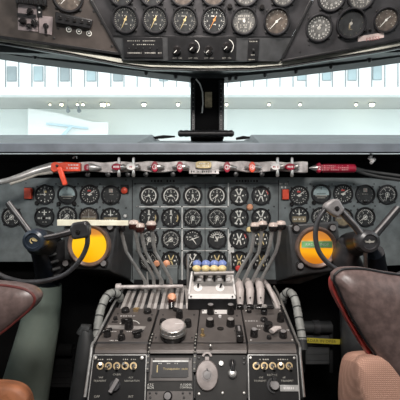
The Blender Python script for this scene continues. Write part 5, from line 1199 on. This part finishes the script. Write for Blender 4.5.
# ------------------------------------------------------------------ rudder pedals
def pedal(x, y, lab, tape, dk):
    Y = 1.50; s = Y / F
    r = root('rudder_pedal', W(x, y + 35, Y), lab, 'rudder pedal', 'rudder pedals')
    b = MB(); q = [W(x - 12, y + 3, Y), W(x + 12, y + 3, Y), W(x + 12, y + 38, Y - .05), W(x - 13, y + 38, Y - .05)]; b.hexa(q, [v + Vector((0, .03, 0)) for v in q]); build(b, 'tread', dk, r, world=True, bev=.004)
    for k in range(5):
        yy = y + 9 + 6 * k; b = MB(); b.tube([W(x - 11, yy, Y - .006 - .0085 * k), W(x + 11, yy, Y - .006 - .0085 * k)], .005, 8); build(b, 'tread_rib', dk, r, world=True)
    b = MB(); b.tube([W(x - 15, y, Y - .02), W(x + 13, y, Y - .02)], .022, 18); build(b, 'roller', dk, r, world=True)
    b = MB(); b.tube([W(x - 5, y, Y - .02), W(x + 1, y, Y - .02)], .025, 18); build(b, 'strap', 'yoke', r, world=True) if tape else None
    for sx in (-15, 13):
        b = MB(); b.tube([W(x + sx, y - 2, Y - .02), W(x + sx, y + 18, Y), W(x + sx, y + 45, Y)], .008, 8); build(b, 'side_arm', 'hose_d' if tape else dk, r, world=True)
    return r
pedal(318, 327, 'dark rudder pedal with yellow tape beside starboard hose', True, 'hose_d')
pedal(60, 350, 'shade-darkened rudder pedal in the port footwell, nearer the column', False, 'void')  # footwell shade is put into the pedal's colour
r = root('warning_tape', W(322, 341, 1.44), 'olive yellow lettered tape across the starboard rudder pedal', 'tape')
tpn = Plane(W(322, 341, 1.44), yaw=math.radians(0)); s = tpn.pz(322, 341)
r.matrix_world = tpn.mat(322, 341, 0); ROOTM[r.name] = tpn.mat(322, 341, 0)
b = MB(); T = Matrix.Rotation(-.05, 4, 'Z'); b.box((0, 0, .0), (36 * s, 5.0 * s, .0012), T); build(b, 'band', 'yellow', r); b = MB(); b.text('RADAR IN OPER', -2 * s, 0, 4.0 * s, .0009, T=T); build(b, 'lettering', 'ink', r)

# ------------------------------------------------------------------ seats
def loft(rings, name, m, parent, sub=2):
    """rounded solid through pixel outlines that stand at their own depths"""
    sec = []
    for poly, Y in rings:
        sec.append([W(x, y, Y) for x, y in poly])
    return build(MB().skin(sec), name, m, parent, world=True, sub=sub)
def cushion(poly, Y, depth, name, m, parent, bulge=.02, pip=None, pm='piping'):
    pts = [W(x, y, Y) for x, y in poly]; n = len(pts)
    sm = pathsmooth(pts + [pts[0]], 4)[:-1]; n = len(sm); c = sum(sm, Vector()) / n
    b = MB(); rings = []
    for (f_, dy) in ((.0, -bulge), (.35, -bulge * .95), (.65, -bulge * .75), (.86, -bulge * .35), (.96, -.0), (1.0, .014), (1.0, depth * .8), (.94, depth)):
        rings.append([c + (v - c) * f_ + Vector((0, dy, 0)) for v in sm] if f_ > 0 else None)
    vs = [c + Vector((0, -bulge, 0))]; fs = []
    for R_ in rings[1:]: vs += R_
    for k in range(n): fs.append((0, 1 + k, 1 + (k + 1) % n))
    for i in range(len(rings) - 2):
        for k in range(n): a = 1 + i * n; k2 = (k + 1) % n; fs.append((a + k, a + n + k, a + n + k2, a + k2))
    a = 1 + (len(rings) - 2) * n; fs.append(tuple(a + k for k in range(n)))
    b.add(vs, fs); o = build(b, name, m, parent, world=True)
    if pip:
        b = MB(); L_ = [c + (v - c) * .985 + Vector((0, .002, 0)) for v in sm]; b.tube(L_ + [L_[0]], pip, 8, caps=False); build(b, 'piping', pm, parent, world=True)
    return o
st = root('pilot_seat', (.5, .95, .002), 'maroon leather seat back with red edge and tan woven cushion, starboard', 'seat', 'pilot seats')
cushion([(334, 274.5), (340, 269.5), (350, 268), (365, 268.5), (384, 272), (408, 276), (445, 286), (475, 330), (470, 420), (440, 440), (410, 408), (381, 364), (360, 332), (345, 305), (337, 287), (333.5, 280)], .92, .03, 'backrest', 'leather', st, .03, .0028, 'black')
cushion([(333.4, 275), (340, 269.5), (352, 269), (365, 269.5), (384, 273), (408, 277), (445, 288), (472, 330), (470, 420), (438, 442), (408, 411), (376, 367), (355, 335), (340, 308), (331.5, 291), (330.5, 280)], .938, .018, 'edge_band', 'piping', st, -.005)
loft([([(356, 362), (372, 358), (430, 360), (470, 372), (470, 520), (390, 520), (378, 440), (366, 395)], .90),
      ([(352, 357), (368, 352), (430, 354), (476, 368), (476, 526), (384, 526), (374, 440), (360, 395)], .915),
      ([(340, 353), (352, 349), (405, 350), (446, 362), (446, 500), (352, 500), (340, 440), (336, 392)], 1.10),
      ([(338, 354), (350, 351), (395, 352), (425, 362), (425, 480), (346, 480), (338, 430), (335, 392)], 1.18)], 'cushion', 'fabric', st)
b = MB(); b.tube([Vector((.5, 1.15, .004)), Vector((.5, 1.15, .45))], .05, 16); b.box((.52, 1.15, .03), (.3, .3, .05)); build(b, 'pillar', 'lining', st, world=True)
b = MB(); b.tube([Vector((.52, 1.12, .40)), Vector((.60, 1.0, .55)), Vector((.62, .98, .8))], .03, 12); build(b, 'back_support', 'lining', st, world=True)
st = root('pilot_seat', (-.55, .95, .002), 'brown leather seat back corner and tan cushion at the port edge', 'seat', 'pilot seats')
cushion([(-60, 290), (-30, 284), (0, 285), (20, 288), (30, 292), (35, 299), (31, 308), (20, 318), (0, 334), (-30, 352), (-60, 360)], .92, .06, 'backrest', 'leather', st, .015, .0032, 'piping_dark')
loft([([(-80, 392), (-20, 388), (14, 389), (28, 396), (30, 430), (24, 500), (-80, 500)], .94),
      ([(-80, 384), (-20, 380), (14, 381), (32, 390), (35, 430), (30, 500), (-80, 500)], .96),
      ([(-40, 380), (0, 378), (22, 379), (36, 388), (38, 425), (34, 480), (-40, 480)], 1.06),
      ([(-30, 381), (0, 380), (20, 382), (32, 390), (34, 425), (30, 470), (-30, 470)], 1.09)], 'cushion', mat('orange brown leather cushion', (.34, .13, .06), .55, 0, .25, 20, .3), st)
b = MB(); b.tube([Vector((-.55, 1.1, .004)), Vector((-.55, 1.1, .45))], .05, 16); b.box((-.55, 1.1, .03), (.3, .3, .05)); build(b, 'pillar', 'lining', st, world=True)
b = MB(); b.tube([Vector((-.55, 1.08, .42)), Vector((-.60, .99, .60)), Vector((-.60, .97, .88))], .03, 12); build(b, 'back_support', 'lining', st, world=True)

# ------------------------------------------------------------------ light
w = bpy.data.worlds.new('World'); bpy.context.scene.world = w; w.use_nodes = True
bg = w.node_tree.nodes['Background']
bg.inputs['Color'].default_value = (0.90, 0.97, 1.0, 1); bg.inputs['Strength'].default_value = 2.1
def area(name, loc, rot, size, power, col):
    l = bpy.data.lights.new(name, 'AREA'); l.shape = 'RECTANGLE'; l.size, l.size_y = size; l.energy = power; l.color = col
    o = bpy.data.objects.new(name, l); C.objects.link(o); o.location = loc; o.rotation_euler = rot; return o
area('cabin_fill', (.0, -.35, 2.1), (math.radians(50), 0, 0), (.4, .25), 29, (1, .945, .90))  # unseen fill lamp added aft and above to light the cockpit
area('pedestal_fill', (.0, 1.0, 2.14), (math.radians(14), 0, 0), (.30, .10), 11.0, (1, .90, .84))  # unseen fill lamp added overhead to brighten the pedestal top

cam = bpy.data.cameras.new('Camera'); cam.sensor_width = 36; cam.lens = 36.0 * F / 400.0; cam.clip_start = .02; cam.clip_end = 200
co = bpy.data.objects.new('Camera', cam); C.objects.link(co); co.location = CAM; co.rotation_euler = (PI / 2, 0, 0)
sc = bpy.context.scene; sc.camera = co
sc.view_settings.view_transform = 'Standard'; sc.view_settings.look = 'None'; sc.view_settings.gamma = 1; sc.view_settings.exposure = 0.0
sc.view_settings.use_curve_mapping = False
